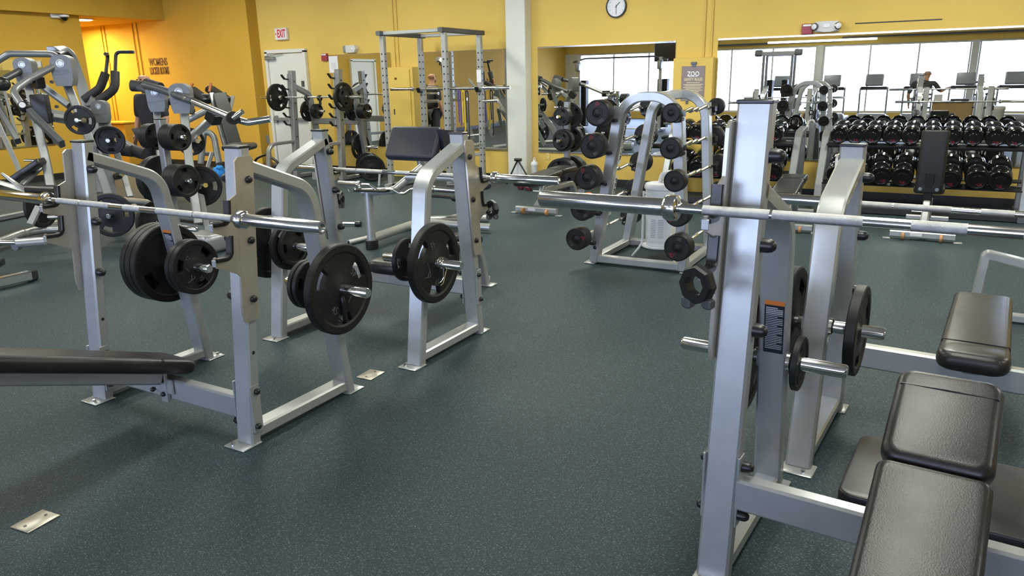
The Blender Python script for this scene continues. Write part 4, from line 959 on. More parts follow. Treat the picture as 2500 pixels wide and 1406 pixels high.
# ------------------------------------------------------------------ squat rack by the exit door
SX0, SX1, SY = -9.52, -8.50, 9.42
t = thing('squat_rack', 'grey squat rack with black stepped hooks in front of the white exit door', 'squat rack', ((SX0+SX1)/2, SY, 0)); o_ = Vector(t.location)
for x in (SX0, SX1):
    MB().rbar([V(x, SY-.06, .02)-o_, V(x, SY+.04, 1.77)-o_], .085, .11).obj('upright', 'silver_dark', t)
    MB().rbar([V(x, SY+.05, 1.52)-o_, V(x, SY+.40, 1.38)-o_, V(x, SY+.62, .03)-o_], .09, .08, r=.16).obj('rear_leg', 'silver_dark', t)
    MB().rbar([V(x, SY-.10, .04)-o_, V(x, SY+.66, .04)-o_], .08, .06).obj('base_rail', 'silver_dark', t)
    pl = MB().rbar([V(x-.043, SY-.055, .86)-o_, V(x-.043, SY+.0, 1.72)-o_], .012, .07).obj('hook_strip', 'silver', t)
    for z in (1.66, 1.50, 1.335, 1.20, 1.05, .92):
        yb = SY-.06+.1*z/1.75
        MB().rbar([V(x-.045, yb+.0, z+.05)-o_, V(x-.045, yb-.04, z-.03)-o_, V(x-.045, yb-.13, z-.02)-o_, V(x-.045, yb-.19, z+.045)-o_], .04, .022, r=.02, bev=.003, seg=4).obj('bar_hook', 'plastic', pl)
    for z in (1.6, 1.25, .98, .7): b = MB(); knob(b, V(x+.036, SY-.058+.057*z, z)-o_, (1, 0, 0), .014, .018); b.obj('bolt_cap', 'plastic', t)
    # spotter arm reaching forward with an end stop and a curved support
    MB().rbar([V(x, SY-.04, .62)-o_, V(x, SY-.62, .61)-o_, V(x, SY-.70, .10)-o_], .075, .05, r=.16).obj('spotter_arm', 'silver_dark', t)
    MB().rbar([V(x, SY-.62, .63)-o_, V(x, SY-.64, .76)-o_], .05, .03).obj('arm_stop', 'silver_dark', t)
    for s in (-1, 1):
        for (z, yy) in ((1.10, .43), (.50, .55)): MB().lathe([(.034, 0), (.034, .01), (.0248, .015), (.0248, .24), (.018, .25)], V(x+s*.036, SY+yy, z)-o_, (s, 0, 0), 18).obj('weight_peg', 'chrome', t)
MB().rbar([V(SX0, SY+.46, .93)-o_, V(SX1, SY+.46, .93)-o_], .06, .10, side=(0, 1, 0)).obj('cross_beam', 'silver_dark', t)
MB().rbar([V(SX0, SY+.60, .07)-o_, V(SX1, SY+.60, .07)-o_], .06, .06, side=(0, 1, 0)).obj('cross_beam', 'silver_dark', t)
for (w, m) in ((.06, 'signred'),): MB().box(V(SX1-.041, SY-.03, 1.18)-o_, (.004, .06, .12)).obj('warning_label', m, t)
BZ = 1.345; BYY = SY-.125
barbell(((SX0+SX1)/2, BYY, BZ), 0, 'loaded barbell in the hooks of the squat rack by the exit door')
GQ = 'plates on the squat rack bar'; GP = 'plates on the squat rack pegs'
xc = (SX0+SX1)/2
add_plate('45', (xc-.727, BYY, BZ), 'large plate on the left end of the loaded squat rack bar', 0.5, 0, GQ, flip=True)
add_plate('45', (xc+.727, BYY, BZ), 'large plate on the right end of the loaded squat rack bar', 0.3, 0, GQ)
add_plate('25', (xc+.770, BYY, BZ), 'medium plate outside the large one on the right end of the squat rack bar', 0.9, 0, GQ)
o = None
for i, x in enumerate((xc-.06, xc+.22)):
    t2 = thing('clamp_collar', ('black collar left of the pair on the squat rack bar', 'black collar right of the pair on the squat rack bar')[i], 'collar', (x, BYY, BZ))
    MB().lathe([(.030, -.02), (.046, -.02), (.048, 0), (.046, .02), (.030, .02), (.029, 0), (.030, -.02)], (0, 0, -.014), (1, 0, 0), 10).obj('ring', 'plastic', t2, 20)
    MB().box((0.01, -.01, -.09), (.035, .035, .07), bev=.008).obj('lever', 'plastic', t2)
def peg_plates(x, s, z, yy, sizes, label):
    d = .03
    for i, sz in enumerate(sizes):
        th = PS[sz][1]; d += th/2+.002
        add_plate(sz, (x+s*(.036+d), SY+yy, z), label+('' if len(sizes) == 1 else ', '+('innermost', 'next out', 'third out', 'fourth out', 'outermost')[i]), i*.8, 0, GP, flip=(s < 0)); d += th/2+.002
peg_plates(SX0, -1, 1.10, .43, ['35'], 'plate with open grip holes left of the squat rack left leg')
peg_plates(SX0, 1, 1.10, .43, ['10', '10', '10'], 'small plate right of the squat rack left leg')
peg_plates(SX0, 1, .50, .55, ['45'], 'large plate low inside the squat rack left leg')
peg_plates(SX1, 1, 1.10, .43, ['10', '10', '10', '10', '10'], 'small plate in the stack right of the squat rack right leg')
peg_plates(SX1, -1, 1.10, .43, ['25', '25'], 'medium plate left of the squat rack right leg')
peg_plates(SX1, -1, .50, .55, ['45'], 'large plate low on the left side of the squat rack right leg')
for i, (x, y, a) in enumerate(((-8.25, 9.75, .18), (-7.95, 9.45, .25))):
    add_plate('45', (x, y, .22), ('large plate leaning upright at the foot of the squat rack', 'large plate leaning upright between squat rack and power rack')[i], .4, 0, None, rot=(.4, .18, -1.2+.2*i))

# ------------------------------------------------------------------ preacher curl bench with a curl bar
t = thing('preacher_bench', 'preacher curl bench with a thick navy arm pad behind the central flat bench', 'preacher bench', (-4.4, 5.95, 0)); o_ = Vector(t.location)
rt = Matrix.Rotation(math.radians(-62), 3, 'X')
rt2 = Matrix.Rotation(math.radians(62), 3, 'X')
MB().rbox(V(-4.50, 6.02, .965)-o_, (.60, .34, .10), .04, .03, rt2).obj('arm_pad', 'navy', t)
MB().prism([(-.05, .14), (.17, .12), (.24, -.02), (.03, -.16)], V(-4.22, 6.06, .965)-o_, (0, 1, 0), (0, 0, 1), (1, 0, 0), .05).obj('pad_side', 'navy', t)
MB().tube([V(-4.50, 6.10, .88)-o_, V(-4.50, 6.14, .45)-o_, V(-4.62, 6.10, .09)-o_], .038, .15).obj('pad_post', 'silver', t)
MB().tube([V(-4.66, 5.47, .05)-o_, V(-4.66, 5.47, .56)-o_], .042, 0, 18).obj('front_leg', 'silver', t)
MB().lathe([(.058, 0), (.062, .02), (.060, .085), (.05, .09)], V(-4.66, 5.47, 0)-o_, (0, 0, 1), 20).obj('rubber_foot', 'rubber', t)
MB().tube([V(-4.70, 5.52, .09)-o_, V(-4.80, 6.55, .09)-o_, V(-4.3, 7.05, .06)-o_], .045, .2).obj('base_tube', 'silver', t)
MB().tube([V(-4.80, 6.45, .09)-o_, V(-4.0, 6.6, .06)-o_], .04).obj('base_tube', 'silver', t)
MB().tube([V(-4.72, 5.46, .55)-o_, V(-4.40, 5.52, .57)-o_, V(-4.22, 5.75, .78)-o_], .036, .12).obj('bar_rest_arm', 'silver', t)
MB().tube([V(-4.30, 5.60, .70)-o_, V(-3.80, 5.68, .70)-o_, V(-3.66, 5.60, .55)-o_], .034, .1).obj('bar_rest_arm', 'silver', t)
MB().rbar([V(-4.76, 5.42, .57)-o_, V(-4.38, 5.42, .585)-o_], .09, .02, side=(0, 1, 0)).obj('bar_tray', 'plastic', t)
MB().rbar([V(-3.86, 5.42, .57)-o_, V(-3.62, 5.42, .57)-o_], .09, .02, side=(0, 1, 0)).obj('bar_tray', 'plastic', t)
MB().rbox(V(-4.35, 6.75, .46)-o_, (.40, .36, .08), .06, .03).obj('seat_pad', 'navy', t)
MB().tube([V(-4.35, 6.75, .42)-o_, V(-4.38, 6.72, .08)-o_], .035).obj('seat_post', 'silver', t)
MB().tube([V(-4.46, 6.2, .70)-o_, V(-4.46, 6.2, .80)-o_, V(-4.40, 6.2, .84)-o_], .014, .03).obj('adjust_pin', 'chrome', t)
t = thing('curl_bar', 'bare chrome zigzag curl bar resting on the preacher bench', 'barbell', (-4.30, 5.43, .628), 0)
MB().tube([(-.42, 0, 0), (-.30, 0, 0), (-.20, 0, -.055), (-.11, 0, -.03), (-.02, 0, -.03), (.05, 0, -.06), (.10, 0, -.06), (.17, 0, -.02), (.28, 0, -.0), (.42, 0, 0)], .0135, .03, 12, 4).obj('curl_handle', 'chrome', t)
for s in (-1, 1): MB().lathe([(.0145, .41), (.034, .41), (.034, .44), (.0255, .445), (.0248, .68), (.02, .686), (.001, .686)], (0, 0, 0), (s, 0, 0), 24).obj('sleeve', 'chrome', t)
t = thing('spring_clip', 'wire spring clip hooked on the left end of the curl bar', 'clip', (-4.73, 5.40, .60))
MB().tube([(.03*math.cos(k*.5), -.012+.0008*k, .03*math.sin(k*.5)) for k in range(32)], .0026, 0, 8).obj('coil', 'chrome', t)
MB().tube([(-.03, 0, 0), (-.10, 0, -.05), (-.12, 0, -.02), (-.09, 0, -.01)], .003, .01, 8).obj('clip_handle', 'chrome', t)
t = thing('floor_bar', 'long steel bar lying on the floor beside the preacher bench foot', 'barbell', (-4.985, 5.50, .027), 0, None, rot=(0, 0, math.radians(-5.5)))
MB().lathe([(.018, .012), (.018, 0), (.0255, 0), (.0255, 2.1), (.001, 2.1)], (0, 0, 0), (0, 1, 0), 24).obj('sleeve', 'knurl', t)
MB().cyl((0, 0.004, 0), (0, .016, 0), .018, 16).obj('end_bore', 'base', t)
t = thing('v_handle', 'chrome cable handle with a black rubber end lying on the floor behind the far leg', 'cable handle', (-5.748, 6.281, 0.03), .25)
MB().cyl((0, 0, 0), (.16, 0, 0), .018, 14).obj('bar', 'chrome', t); MB().lathe([(.018, .15), (.032, .155), (.032, .215), (.026, .22)], (0, 0, 0), (1, 0, 0), 16).obj('rubber_end', 'plastic', t)
t = thing('resistance_arch', 'thin pale arched bar frame behind the preacher bench', 'cable handle', (-5.161, 6.6, 0.571))
MB().tube([(-.30, 0, -.14), (-.27, 0, 0.03), (.12, 0, .02), (.33, 0, -.10)], .012, .05, 10).obj('arched_bar', 'offwhite', t)
MB().tube([(-.3, 0, -.14), (-.32, 0, -.30)], .012, 0, 10).obj('stem', 'silver_dark', t)

# ------------------------------------------------------------------ plate-loaded machines on the left
SD = Vector((0.55, 0.83, 0)).normalized()      # the machines stand turned towards the middle of the room
def housing(parent, c, w, h, dep, ex, label_txt=None, m='housing'):
    """rounded pivot shroud with a round bolt cover, facing the viewer along -n"""
    ex = Vector(ex).normalized(); ez = Vector((0, 0, 1)); n = ex.cross(ez).normalized()   # n points to the viewer side
    c = Vector(c); poly = []
    for k in range(9): a = PI*k/8; poly.append((w/2*math.cos(a), h/2-w*.35+w*.35*math.sin(a)))
    poly += [(-w*.46, -h*.30), (-w*.36, -h/2), (w*.36, -h/2), (w*.46, -h*.30)]
    hs = MB().prism(poly, c-n*dep/2, ex, ez, n, dep).obj('pivot_housing', m, parent)
    MB().lathe([(w*.20, 0), (w*.20, .006), (w*.14, .008), (w*.12, .003), (.001, .003)], c+n*(dep/2)+ez*h*.22, n, 20).obj('bolt_cover', 'silver', hs)
    MB().prism([(-w*.42, -h*.16), (w*.42, -h*.10), (w*.42, -h*.07), (-w*.42, -h*.13)], c+n*(dep/2+.0005), ex, ez, n, .002).obj('trim_line', 'gunmetal', hs)
    if label_txt: text('lettering', label_txt, w*.2, 'gunmetal', hs, c+n*(dep/2+.003)-ez*h*.03, ex, ez, .001, True, width=w*.7)
    return hs
EX = Vector((0.80, 0.60, 0))        # left-right of the machine fronts as seen by the viewer

def at_(t): return -Vector(t.location)
# --- chest press with two pivot posts
t = thing('press_machine', 'grey plate loaded press machine with two pivot posts by the side wall mirror', 'gym machine', (-8.059, 4.661, 0)); o_ = at_(t)
def W(p): return Vector(p)+o_
MB().rbar([W((-8.576, 5.075, 1.67)), W((-8.183, 5.012, 0.964)), W((-7.817, 4.878, 0.456)), W((-7.681, 4.83, 0.068))], .085, .12, side=SD).obj('upright', 'silver_dark', t)
housing(t, W((-8.43, 5.003, 1.746)), .22, .33, .14, EX, 'PRECOR')
MB().rbar([W((-8.955, 4.876, 1.722)), W((-8.678, 4.745, 1.196)), W((-8.421, 4.627, 0.748)), W((-8.229, 4.518, 0.439))], .085, .12, side=SD).obj('upright', 'silver_dark', t)
housing(t, W((-8.794, 4.798, 1.754)), .19, .27, .14, EX)
MB().tube([W((-8.47, 4.937, 1.798)), W((-8.483, 4.646, 1.659)), W((-8.409, 4.411, 1.541)), W((-8.204, 4.366, 1.406))], .036, .18, 16).obj('press_arm', 'silver_dark', t)
j = MB().ball(W((-8.111, 4.351, 1.383)), .062).obj('arm_joint', 'plastic', t)
MB().cyl(W((-8.08, 4.314, 1.4)), W((-8.002, 4.265, 1.406)), .028, 16).obj('joint_cap', 'white', j)
MB().rbar([W((-8.016, 4.331, 1.339)), W((-7.536, 4.324, 1.026))], .055, .085, side=SD).obj('hand_grip', 'gunmetal', t)
MB().tube([W((-8.794, 4.738, 1.753)), W((-8.725, 4.508, 1.656)), W((-8.621, 4.315, 1.615))], .036, .1, 16).obj('press_arm', 'gunmetal', t)
MB().ball(W((-8.506, 4.379, 1.612)), .075).obj('arm_joint', 'plastic', t)
MB().rbar([W((-8.43, 4.239, 1.411)), W((-8.082, 4.201, 1.051))], .055, .085, side=SD).obj('hand_grip', 'gunmetal', t)
MB().rbar([W((-8.45, 4.782, 1.279)), W((-8.377, 4.929, 1.237))], .09, .13, side=SD).obj('cross_tube', 'silver', t)
MB().rbar([W((-8.723, 4.904, 1.586)), W((-8.496, 5.024, 1.37))], .06, .085, side=SD).obj('brace', 'silver_dark', t)
MB().box(W((-8.722, 4.857, 1.622)), (.13, .10, .13), bev=.01).obj('bumper', 'plastic', t)
bp = MB().rbox(W((-8.336, 4.631, 1.351)), (.17, .09, .30), .02, .015, Matrix.Rotation(.65, 3, 'Z')).obj('back_pad', 'vinyl', t)
MB().rbar([W((-8.278, 4.7, 1.276)), W((-8.287, 4.864, 1.246))], .05, .05, side=SD).obj('pad_tube', 'silver_dark', t)
MB().tube([W((-8.125, 4.83, 1.227)), W((-7.727, 4.7, 1.233))], .026).obj('weight_peg', 'chrome', t)
# base and seat of the press
MB().tube([W((-7.889, 3.527, 0.08)), W((-8.466, 4.367, 0.08)), W((-8.185, 4.591, 0.08))], .042, .25, 14).obj('base_tube', 'silver', t)
MB().tube([W((-8.346, 4.225, 0.08)), W((-8.675, 4.858, 0.08)), W((-8.861, 5.867, 0.08))], .042, .3, 14).obj('base_tube', 'silver', t)
MB().rbar([W((-7.822, 4.144, 0.411)), W((-7.824, 4.031, 0.251))], .06, .07, side=SD).obj('seat_strut', 'silver', t)
MB().tube([W((-7.939, 4.132, 0.584)), W((-7.54, 4.236, 0.571))], [.045, .062], 0, 16).obj('roller_pad', 'vinyl', t)
MB().rbar([W((-8.597, 4.136, 0.644)), W((-8.188, 4.222, 0.559)), W((-8.402, 4.15, 0.715))], .02, .05, side=SD).obj('seat_rail', 'silver', t)
MB().rbox(W((-8.513, 4.44, 0.698)), (.24, .46, .07), .03, .02, Matrix.Rotation(-.9, 3, 'Z') @ Matrix.Rotation(.55, 3, 'X')).obj('seat_pad', 'vinyl', t)
MB().rbar([W((-8.429, 4.329, 0.576)), W((-8.582, 4.646, 0.717))], .05, .04, side=SD).obj('seat_brace', 'silver', t)
MB().tube([W((-8.536, 4.467, 0.822)), W((-8.397, 4.543, 0.814))], .013).obj('seat_lever', 'chrome', t)
MB().tube([W((-7.79, 4.199, 0.3)), W((-7.646, 4.311, 0.3))], .024).obj('weight_peg', 'chrome', t)
t2 = add_plate
PLZ = math.atan2(-.80, .60)
def mplate(sz, p, label, spin=0.0, rz=None, group='plates on the plate loaded machines', on=None):
    rz = math.radians(-52) if rz is None else rz
    if on is not None:
        q_ = Vector(p)-Vector(on.location); d_ = Vector((math.cos(rz), math.sin(rz), 0))
        MB().lathe([(.0245, -.12), (.0245, .085), (.02, .09)], q_, d_, 18).obj('weight_peg', 'chrome', on)
    return add_plate(sz, p, label, spin, rz, group)
PRESS = t
mplate('25', (-7.916, 4.772, 1.232), 'plate on the horn of the far left press machine, beside its white cross tube', .4, on=PRESS)
mplate('45', (-7.271, 4.541, 0.301), 'large plate low behind the decline bench far upright', .7, on=PRESS)
mplate('45', (-8.324, 4.431, 0.335), 'large plate on the floor peg under the press machine seat', .2, math.radians(20), on=PRESS)

# --- row machine post beside it
t = thing('row_machine', 'grey row machine post with a small pivot housing, right of the press machine', 'gym machine', (-7.965, 5.081, 0)); o_ = at_(t)
MB().rbar([W((-8.469, 5.361, 1.256)), W((-8.24, 5.198, 0.717)), W((-7.945, 5.042, 0.079))], .075, .10, side=SD).obj('upright', 'silver_dark', t)
housing(t, W((-8.371, 5.31, 1.295)), .17, .25, .12, EX, None, 'housing')
MB().rbar([W((-8.392, 5.375, 1.163)), W((-8.17, 5.325, 0.613)), W((-8.063, 5.297, 0.338))], .07, .05, side=SD).obj('rear_strut', 'silver', t)
MB().tube([W((-8.252, 5.218, 0.983)), W((-7.89, 5.131, 1.001))], .026).obj('weight_peg', 'chrome', t)
MB().tube([W((-8.402, 5.537, 0.941)), W((-8.23, 5.602, 0.84))], .03).obj('roller_bar', 'silver_dark', t)
MB().cyl(W((-8.311, 5.44, 0.852)), W((-8.201, 5.497, 0.835)), .068, 20).obj('foam_roller', 'grip', t); MB().cyl(W((-8.232, 5.54, 0.835)), W((-8.118, 5.592, 0.796)), .068, 20).obj('foam_roller', 'grip', t)
MB().tube([W((-9.784, 6.311, 0.05)), W((-8.722, 6.298, 0.05))], .04).obj('base_tube', 'silver', t)
MB().tube([W((-8.143, 5.21, 0.581)), W((-7.882, 5.132, 0.619))], .02).obj('storage_peg', 'chrome', t)
MB().cyl(W((-8.146, 5.207, 0.576)), W((-8.011, 5.17, 0.596)), .04, 16).obj('rubber_stop', 'plastic', t)
mplate('25', (-8.118, 5.176, 0.989), 'plate with grip holes on the small post right of the press machine, inner', .2, on=t)
mplate('25', (-7.948, 5.096, 0.998), 'plate with grip holes on the small post right of the press machine, outer', 1.0, on=t)

# --- pulldown machine with padded handles behind, near the amber corridor
t = thing('pulldown_machine', 'dark machine with two padded bent handles before the bright corridor', 'gym machine', (-9.041, 5.448, 0.311)); t.location.z = 0; o_ = at_(t)
for pts, hd in ((((-9.262, 5.677, 1.415), (-9.106, 5.809, 1.548), (-9.067, 5.89, 1.732)), ((-9.066, 5.888, 1.722), (-9.068, 5.963, 1.96), (-8.9, 5.815, 1.947))), (((-9.006, 5.697, 1.394), (-8.846, 5.836, 1.544), (-8.87, 5.886, 1.742)), ((-8.868, 5.883, 1.728), (-8.889, 5.95, 1.973), (-8.697, 6.058, 1.969)))):
    MB().tube([W(p) for p in pts], .052, .14, 16).obj('padded_arm', 'grip', t)
    MB().tube([W(p) for p in hd], .02, .05, 10).obj('hand_grip', 'plastic', t)
MB().rbar([W((-9.278, 5.718, 1.384)), W((-9.142, 5.743, 1.408))], .09, .12, side=SD).obj('arm_hub', 'silver_dark', t)
MB().rbar([W((-9.283, 5.774, 1.382)), W((-9.178, 5.707, 0.987)), W((-9.037, 5.565, 0.295))], .09, .10, side=SD).obj('upright', 'silver_dark', t)
MB().rbar([W((-9.291, 5.501, 0.03)), W((-9.545, 6.088, 0.03))], .08, .06, side=SD).obj('base_rail', 'silver_dark', t)

# --- tall framed machine at the far left
t = thing('tower_machine', 'tall grey tower machine with an arched shroud behind the press machine', 'gym machine', (-9.866, 5.427, 0.216)); t.location.z = 0; o_ = at_(t)
MB().tube([W((-10.625, 5.059, 1.159)), W((-10.489, 5.375, 1.902)), W((-10.356, 5.48, 1.993)), W((-10.069, 5.88, 1.986)), W((-9.976, 5.903, 1.893))], .042, .12, 14).obj('top_arch', 'silver_dark', t)
MB().rbar([W((-10.226, 5.925, 2.033)), W((-10.013, 6.048, 2.039)), W((-9.834, 6.02, 1.635)), W((-9.706, 5.985, 1.299)), W((-9.416, 5.81, 0.241))], .13, .10, side=SD, r=.22).obj('main_post', 'silver_dark', t)
MB().rbar([W((-10.114, 5.944, 1.969)), W((-9.981, 6.012, 1.945)), W((-9.947, 5.99, 1.817))], .12, .14, side=SD, r=.1).obj('shroud', 'plastic', t)
MB().rbar([W((-9.931, 5.117, 1.599)), W((-9.478, 4.932, 0.965))], .03, .06, side=SD).obj('frame_strut', 'silver', t)
MB().rbar([W((-9.498, 4.754, 1.188)), W((-9.038, 4.635, 0.747)), W((-8.824, 4.569, 0.535))], .05, .085, side=SD).obj('frame_post', 'silver', t)
MB().rbar([W((-9.879, 4.57, 0.04)), W((-10.309, 6.285, 0.04))], .08, .06, side=SD).obj('base_rail', 'silver_dark', t)
for q in ((-10.046, 5.782, 1.641), (-9.996, 5.761, 1.487), (-9.954, 5.736, 1.334)): MB().cyl(W(q), W(q)+V(.06, -.05, 0), .02, 12).obj('storage_peg', 'plastic', t)

# --- low chrome footed frame at the left edge
t = thing('low_frame', 'chrome footed low frame poking in at the left edge of the floor', 'gym machine', (-6.64, 3.158, 0)); o_ = at_(t)
MB().rbar([W((-6.469, 2.664, 0.06)), W((-6.474, 3.251, 0.06))], .075, .075, side=(0, 0, 1)).obj('foot_tube', 'chrome', t)
MB().rbar([W((-6.465, 3.226, 0.06)), W((-6.543, 3.319, 0.04))], .08, .07, side=(0, 0, 1)).obj('end_cap', 'plastic', t)
MB().tube([W((-7.869, 3.269, 0.22)), W((-7.168, 3.545, 0.22))], .022, 0, 12).obj('chrome_bar', 'chrome', t)
MB().tube([W((-7.183, 3.55, 0.21)), W((-7.038, 3.732, 0.21))], .042, 0, 16).obj('sleeve', 'silver', t)
MB().cyl(W((-7.199, 3.536, 0.2)), W((-7.202, 3.573, 0.2)), .058, 8).obj('end_cap', 'silver_dark', t)
MB().rbox(W((-6.896, 3.054, 0.12)), (.30, .5, .07), .03, .02, Matrix.Rotation(.8, 3, 'Z')).obj('pad', 'vinyl', t)

# --- plate tree among the machines
q = Vector((-6.342, 4.583, 0.089)); MX, MY = q.x, q.y
plate_tree((MX, MY, 0), 'grey plate tree packed with black plates behind the decline bench', 1.26, [(1.10, 1), (1.10, -1), (.70, 1), (.70, -1), (.24, 1)], (1, 0, 0))
GM = 'plates on the left plate tree'
def mstack(z, s, sizes, label): tree_stack(MX, MY, (1, 0, 0), z, s, sizes, label, GM)
mstack(1.10, 1, ['10']*6, 'small plate on the top right peg of the left plate tree')
mstack(1.10, -1, ['10']*4, 'small plate on the top left peg of the left plate tree')
mstack(.70, 1, ['25']*5, 'medium plate on the middle right peg of the left plate tree')
mstack(.70, -1, ['45', '45'], 'large plate on the middle left peg of the left plate tree')
add_plate('45', (MX-.42, MY+.10, .24), 'large plate low at the left of the plate tree, half behind the curved bench leg', .3, 0)

# --- lever row machine with two pivot housings and chrome handles
t = thing('lever_machine', 'grey lever row machine with two pivot housings and chrome bent handles', 'gym machine', (-7.293, 5.274, 0.019)); t.location.z = 0; o_ = at_(t)
housing(t, W((-7.457, 5.396, 1.433)), .19, .28, .15, EX); housing(t, W((-7.049, 5.388, 1.431)), .21, .31, .16, EX, 'PRECOR')
MB().rbar([W((-7.55, 5.432, 1.336)), W((-7.371, 5.255, 0.654)), W((-7.187, 5.107, 0.057))], .075, .10, side=SD).obj('upright', 'silver_dark', t)
MB().rbar([W((-7.112, 5.442, 1.336)), W((-7.075, 5.39, 0.74)), W((-6.915, 5.281, 0.115))], .085, .11, side=SD).obj('upright', 'silver', t)
la = MB().tube([W((-6.886, 5.303, 1.433)), W((-6.279, 5.4, 1.22)), W((-6.17, 5.451, 1.185)), W((-5.97, 5.575, 1.217))], .036, .12, 16).obj('lever_arm', 'chrome', t)
MB().tube([W((-7.509, 5.294, 1.577)), W((-7.246, 5.306, 1.523)), W((-6.789, 5.312, 1.403))], .040, .12, 16).obj('painted_sleeve', 'gunmetal', la)
MB().tube([W((-7.533, 5.342, 1.585)), W((-7.333, 5.359, 1.544))], [.062, .055], 0, 16).obj('rubber_grip', 'grip', la)
MB().cyl(W((-6.233, 5.336, 1.235)), W((-6.364, 5.428, 1.234)), .066, 18).obj('hub', 'plastic', la); MB().cyl(W((-6.216, 5.322, 1.236)), W((-6.104, 5.347, 1.3)), .026, 14).obj('handle_stub', 'chrome', la)
lb_ = MB().tube([W((-7.893, 5.433, 1.576)), W((-7.704, 5.46, 1.512)), W((-7.406, 5.529, 1.385)), W((-7.11, 5.547, 1.288))], .038, 0, 16).obj('lever_arm', 'gunmetal', t)
MB().tube([W((-7.909, 5.423, 1.572)), W((-7.812, 5.474, 1.561))], [.064, .058], 0, 16).obj('rubber_grip', 'grip', lb_)
MB().rbar([W((-7.219, 5.502, 0.969)), W((-6.993, 5.708, 1.211))], .07, .085, side=SD).obj('brace', 'silver', t)
MB().box(W((-6.944, 5.68, 1.222)), (.14, .12, .13), Matrix.Rotation(.6, 3, 'Y'), .01).obj('bumper', 'plastic', t)
MB().tube([W((-7.334, 5.625, 1.182)), W((-7.148, 5.764, 1.288))], .035).obj('upper_tube', 'silver', t)
MB().tube([W((-7.395, 5.636, 0.955)), W((-7.066, 5.531, 0.975))], .0255).obj('weight_peg', 'chrome', t); MB().tube([W((-7.159, 5.501, 0.489)), W((-6.851, 5.388, 0.519))], .0255).obj('weight_peg', 'chrome', t)
MB().rbar([W((-7.102, 5.508, 0.409)), W((-6.778, 5.282, -0.123))], .06, .075, side=SD).obj('low_post', 'silver', t)
MB().tube([W((-8.341, 5.78, 0.05)), W((-6.89, 5.669, 0.05))], .042).obj('base_tube', 'silver', t); MB().tube([W((-6.641, 4.69, 0.05)), W((-6.473, 5.101, 0.05))], .042).obj('base_tube', 'silver', t)
mplate('25', (-7.263, 5.592, 0.957), 'plate with open grip holes right of the plate tree, hung on the lever machine', .9, on=t)
mplate('45', (-7.063, 5.495, 0.486), 'large plate with a bright hole low on the lever machine', .5, on=t)
t = thing('small_bin', 'grey rounded low box with a white label on the floor behind the decline bench', 'box', (-6.112, 4.723, 0))
MB().rbox((0, 0, .09), (.40, .30, .18), .08, .05).obj('body', 'silver_dark', t); MB().box((.06, -.152, .10), (.10, .003, .05)).obj('paper_label', 'white', t)

# --- dark bench machine against the amber wall
t = thing('hyperextension_bench', 'dark machine with copper tipped handles against the amber wall', 'gym machine', (-7.916, 6.603, 0.427)); t.location.z = 0; o_ = at_(t)
MB().rbar([W((-8.24, 6.744, 1.439)), W((-7.94, 6.612, 0.868)), W((-7.655, 6.504, 0.399))], .06, .13, side=SD).obj('upright', 'silver_dark', t)
MB().rbar([W((-8.063, 6.725, 1.438)), W((-7.757, 6.598, 0.873)), W((-7.499, 6.492, 0.458))], .16, .12, side=SD).obj('shroud', 'plastic', t)
MB().rbox(W((-8.377, 6.665, 1.437)), (.34, .14, .08), .03, .02, Matrix.Rotation(.5, 3, 'Y')).obj('pad', 'vinyl', t)
MB().rbox(W((-8.252, 6.859, 1.446)), (.36, .14, .08), .03, .02, Matrix.Rotation(.45, 3, 'Y')).obj('pad', 'vinyl', t)
for a, b in (((-8.495, 6.618, 1.495), (-8.469, 6.663, 1.591)), ((-8.268, 6.742, 1.48), (-8.262, 6.779, 1.586))):
    MB().tube([W(a), W(b)], .018, 0, 10).obj('hand_grip', 'copper', t)
MB().tube([W((-8.378, 6.667, 1.442)), W((-8.215, 6.699, 1.44))], .016, 0, 10).obj('link_bar', 'gunmetal', t)
MB().rbar([W((-8.082, 6.947, 1.417)), W((-8.099, 6.883, 1.248)), W((-8.195, 6.838, 1.281))], .05, .09, side=SD).obj('upper_strut', 'silver_dark', t)
MB().tube([W((-8.257, 6.461, 0.587)), W((-8.27, 6.587, 1.003)), W((-8.152, 6.634, 0.94)), W((-7.966, 6.509, 0.592))], .04, .15, 12).obj('frame_hoop', 'silver_dark', t)
MB().tube([W((-7.974, 6.726, 0.91)), W((-7.853, 6.777, 0.857)), W((-7.694, 6.629, 0.486))], .05, .2, 12).obj('seat_hoop', 'silver_dark', t)
MB().rbar([W((-8.312, 6.587, 0.704)), W((-8.209, 6.643, 0.697))], .05, .05, side=SD).obj('cross_tube', 'silver', t)
MB().rbar([W((-8.179, 6.48, 0.509)), W((-8.145, 6.569, 0.726))], .05, .05, side=SD).obj('rear_strut', 'silver', t)
MB().rbar([W((-11.561, 8.847, 0.04)), W((-10.359, 8.986, 0.04))], .08, .07, side=SD).obj('base_rail', 'silver', t)
MB().rbox(W((-7.518, 6.479, 0.822)), (.34, .42, .08), .08, .035, Matrix.Rotation(.5, 3, 'Z')).obj('seat_pad', 'vinyl', t)
t = thing('mini_trampoline', 'black hooped stool with a round seat behind the decline bench post', 'stool', (-10.474, 9.598, 0))
MB().tube([(-.38, 0, .02), (-.30, 0, .26), (0, 0, .36), (.28, 0, .22), (.36, 0, .02)], .022, .2, 12).obj('hoop', 'plastic', t)
MB().lathe([(.001, .10), (.26, .10), (.30, .12), (.30, .15), (.26, .17), (.001, .17)], (0, .1, 0), (0, 0, 1), 32).obj('round_seat', 'vinyl', t)
MB().tube([(-.2, .2, .10), (-.25, .25, 0.0)], .016).tube([(.2, .2, .10), (.25, .25, 0.0)], .016).obj('rear_legs', 'gunmetal', t)
t = thing('gym_towel', 'crumpled bright blue cloth on the floor behind the decline bench post', 'towel', (-10.748, 8.76, 0))
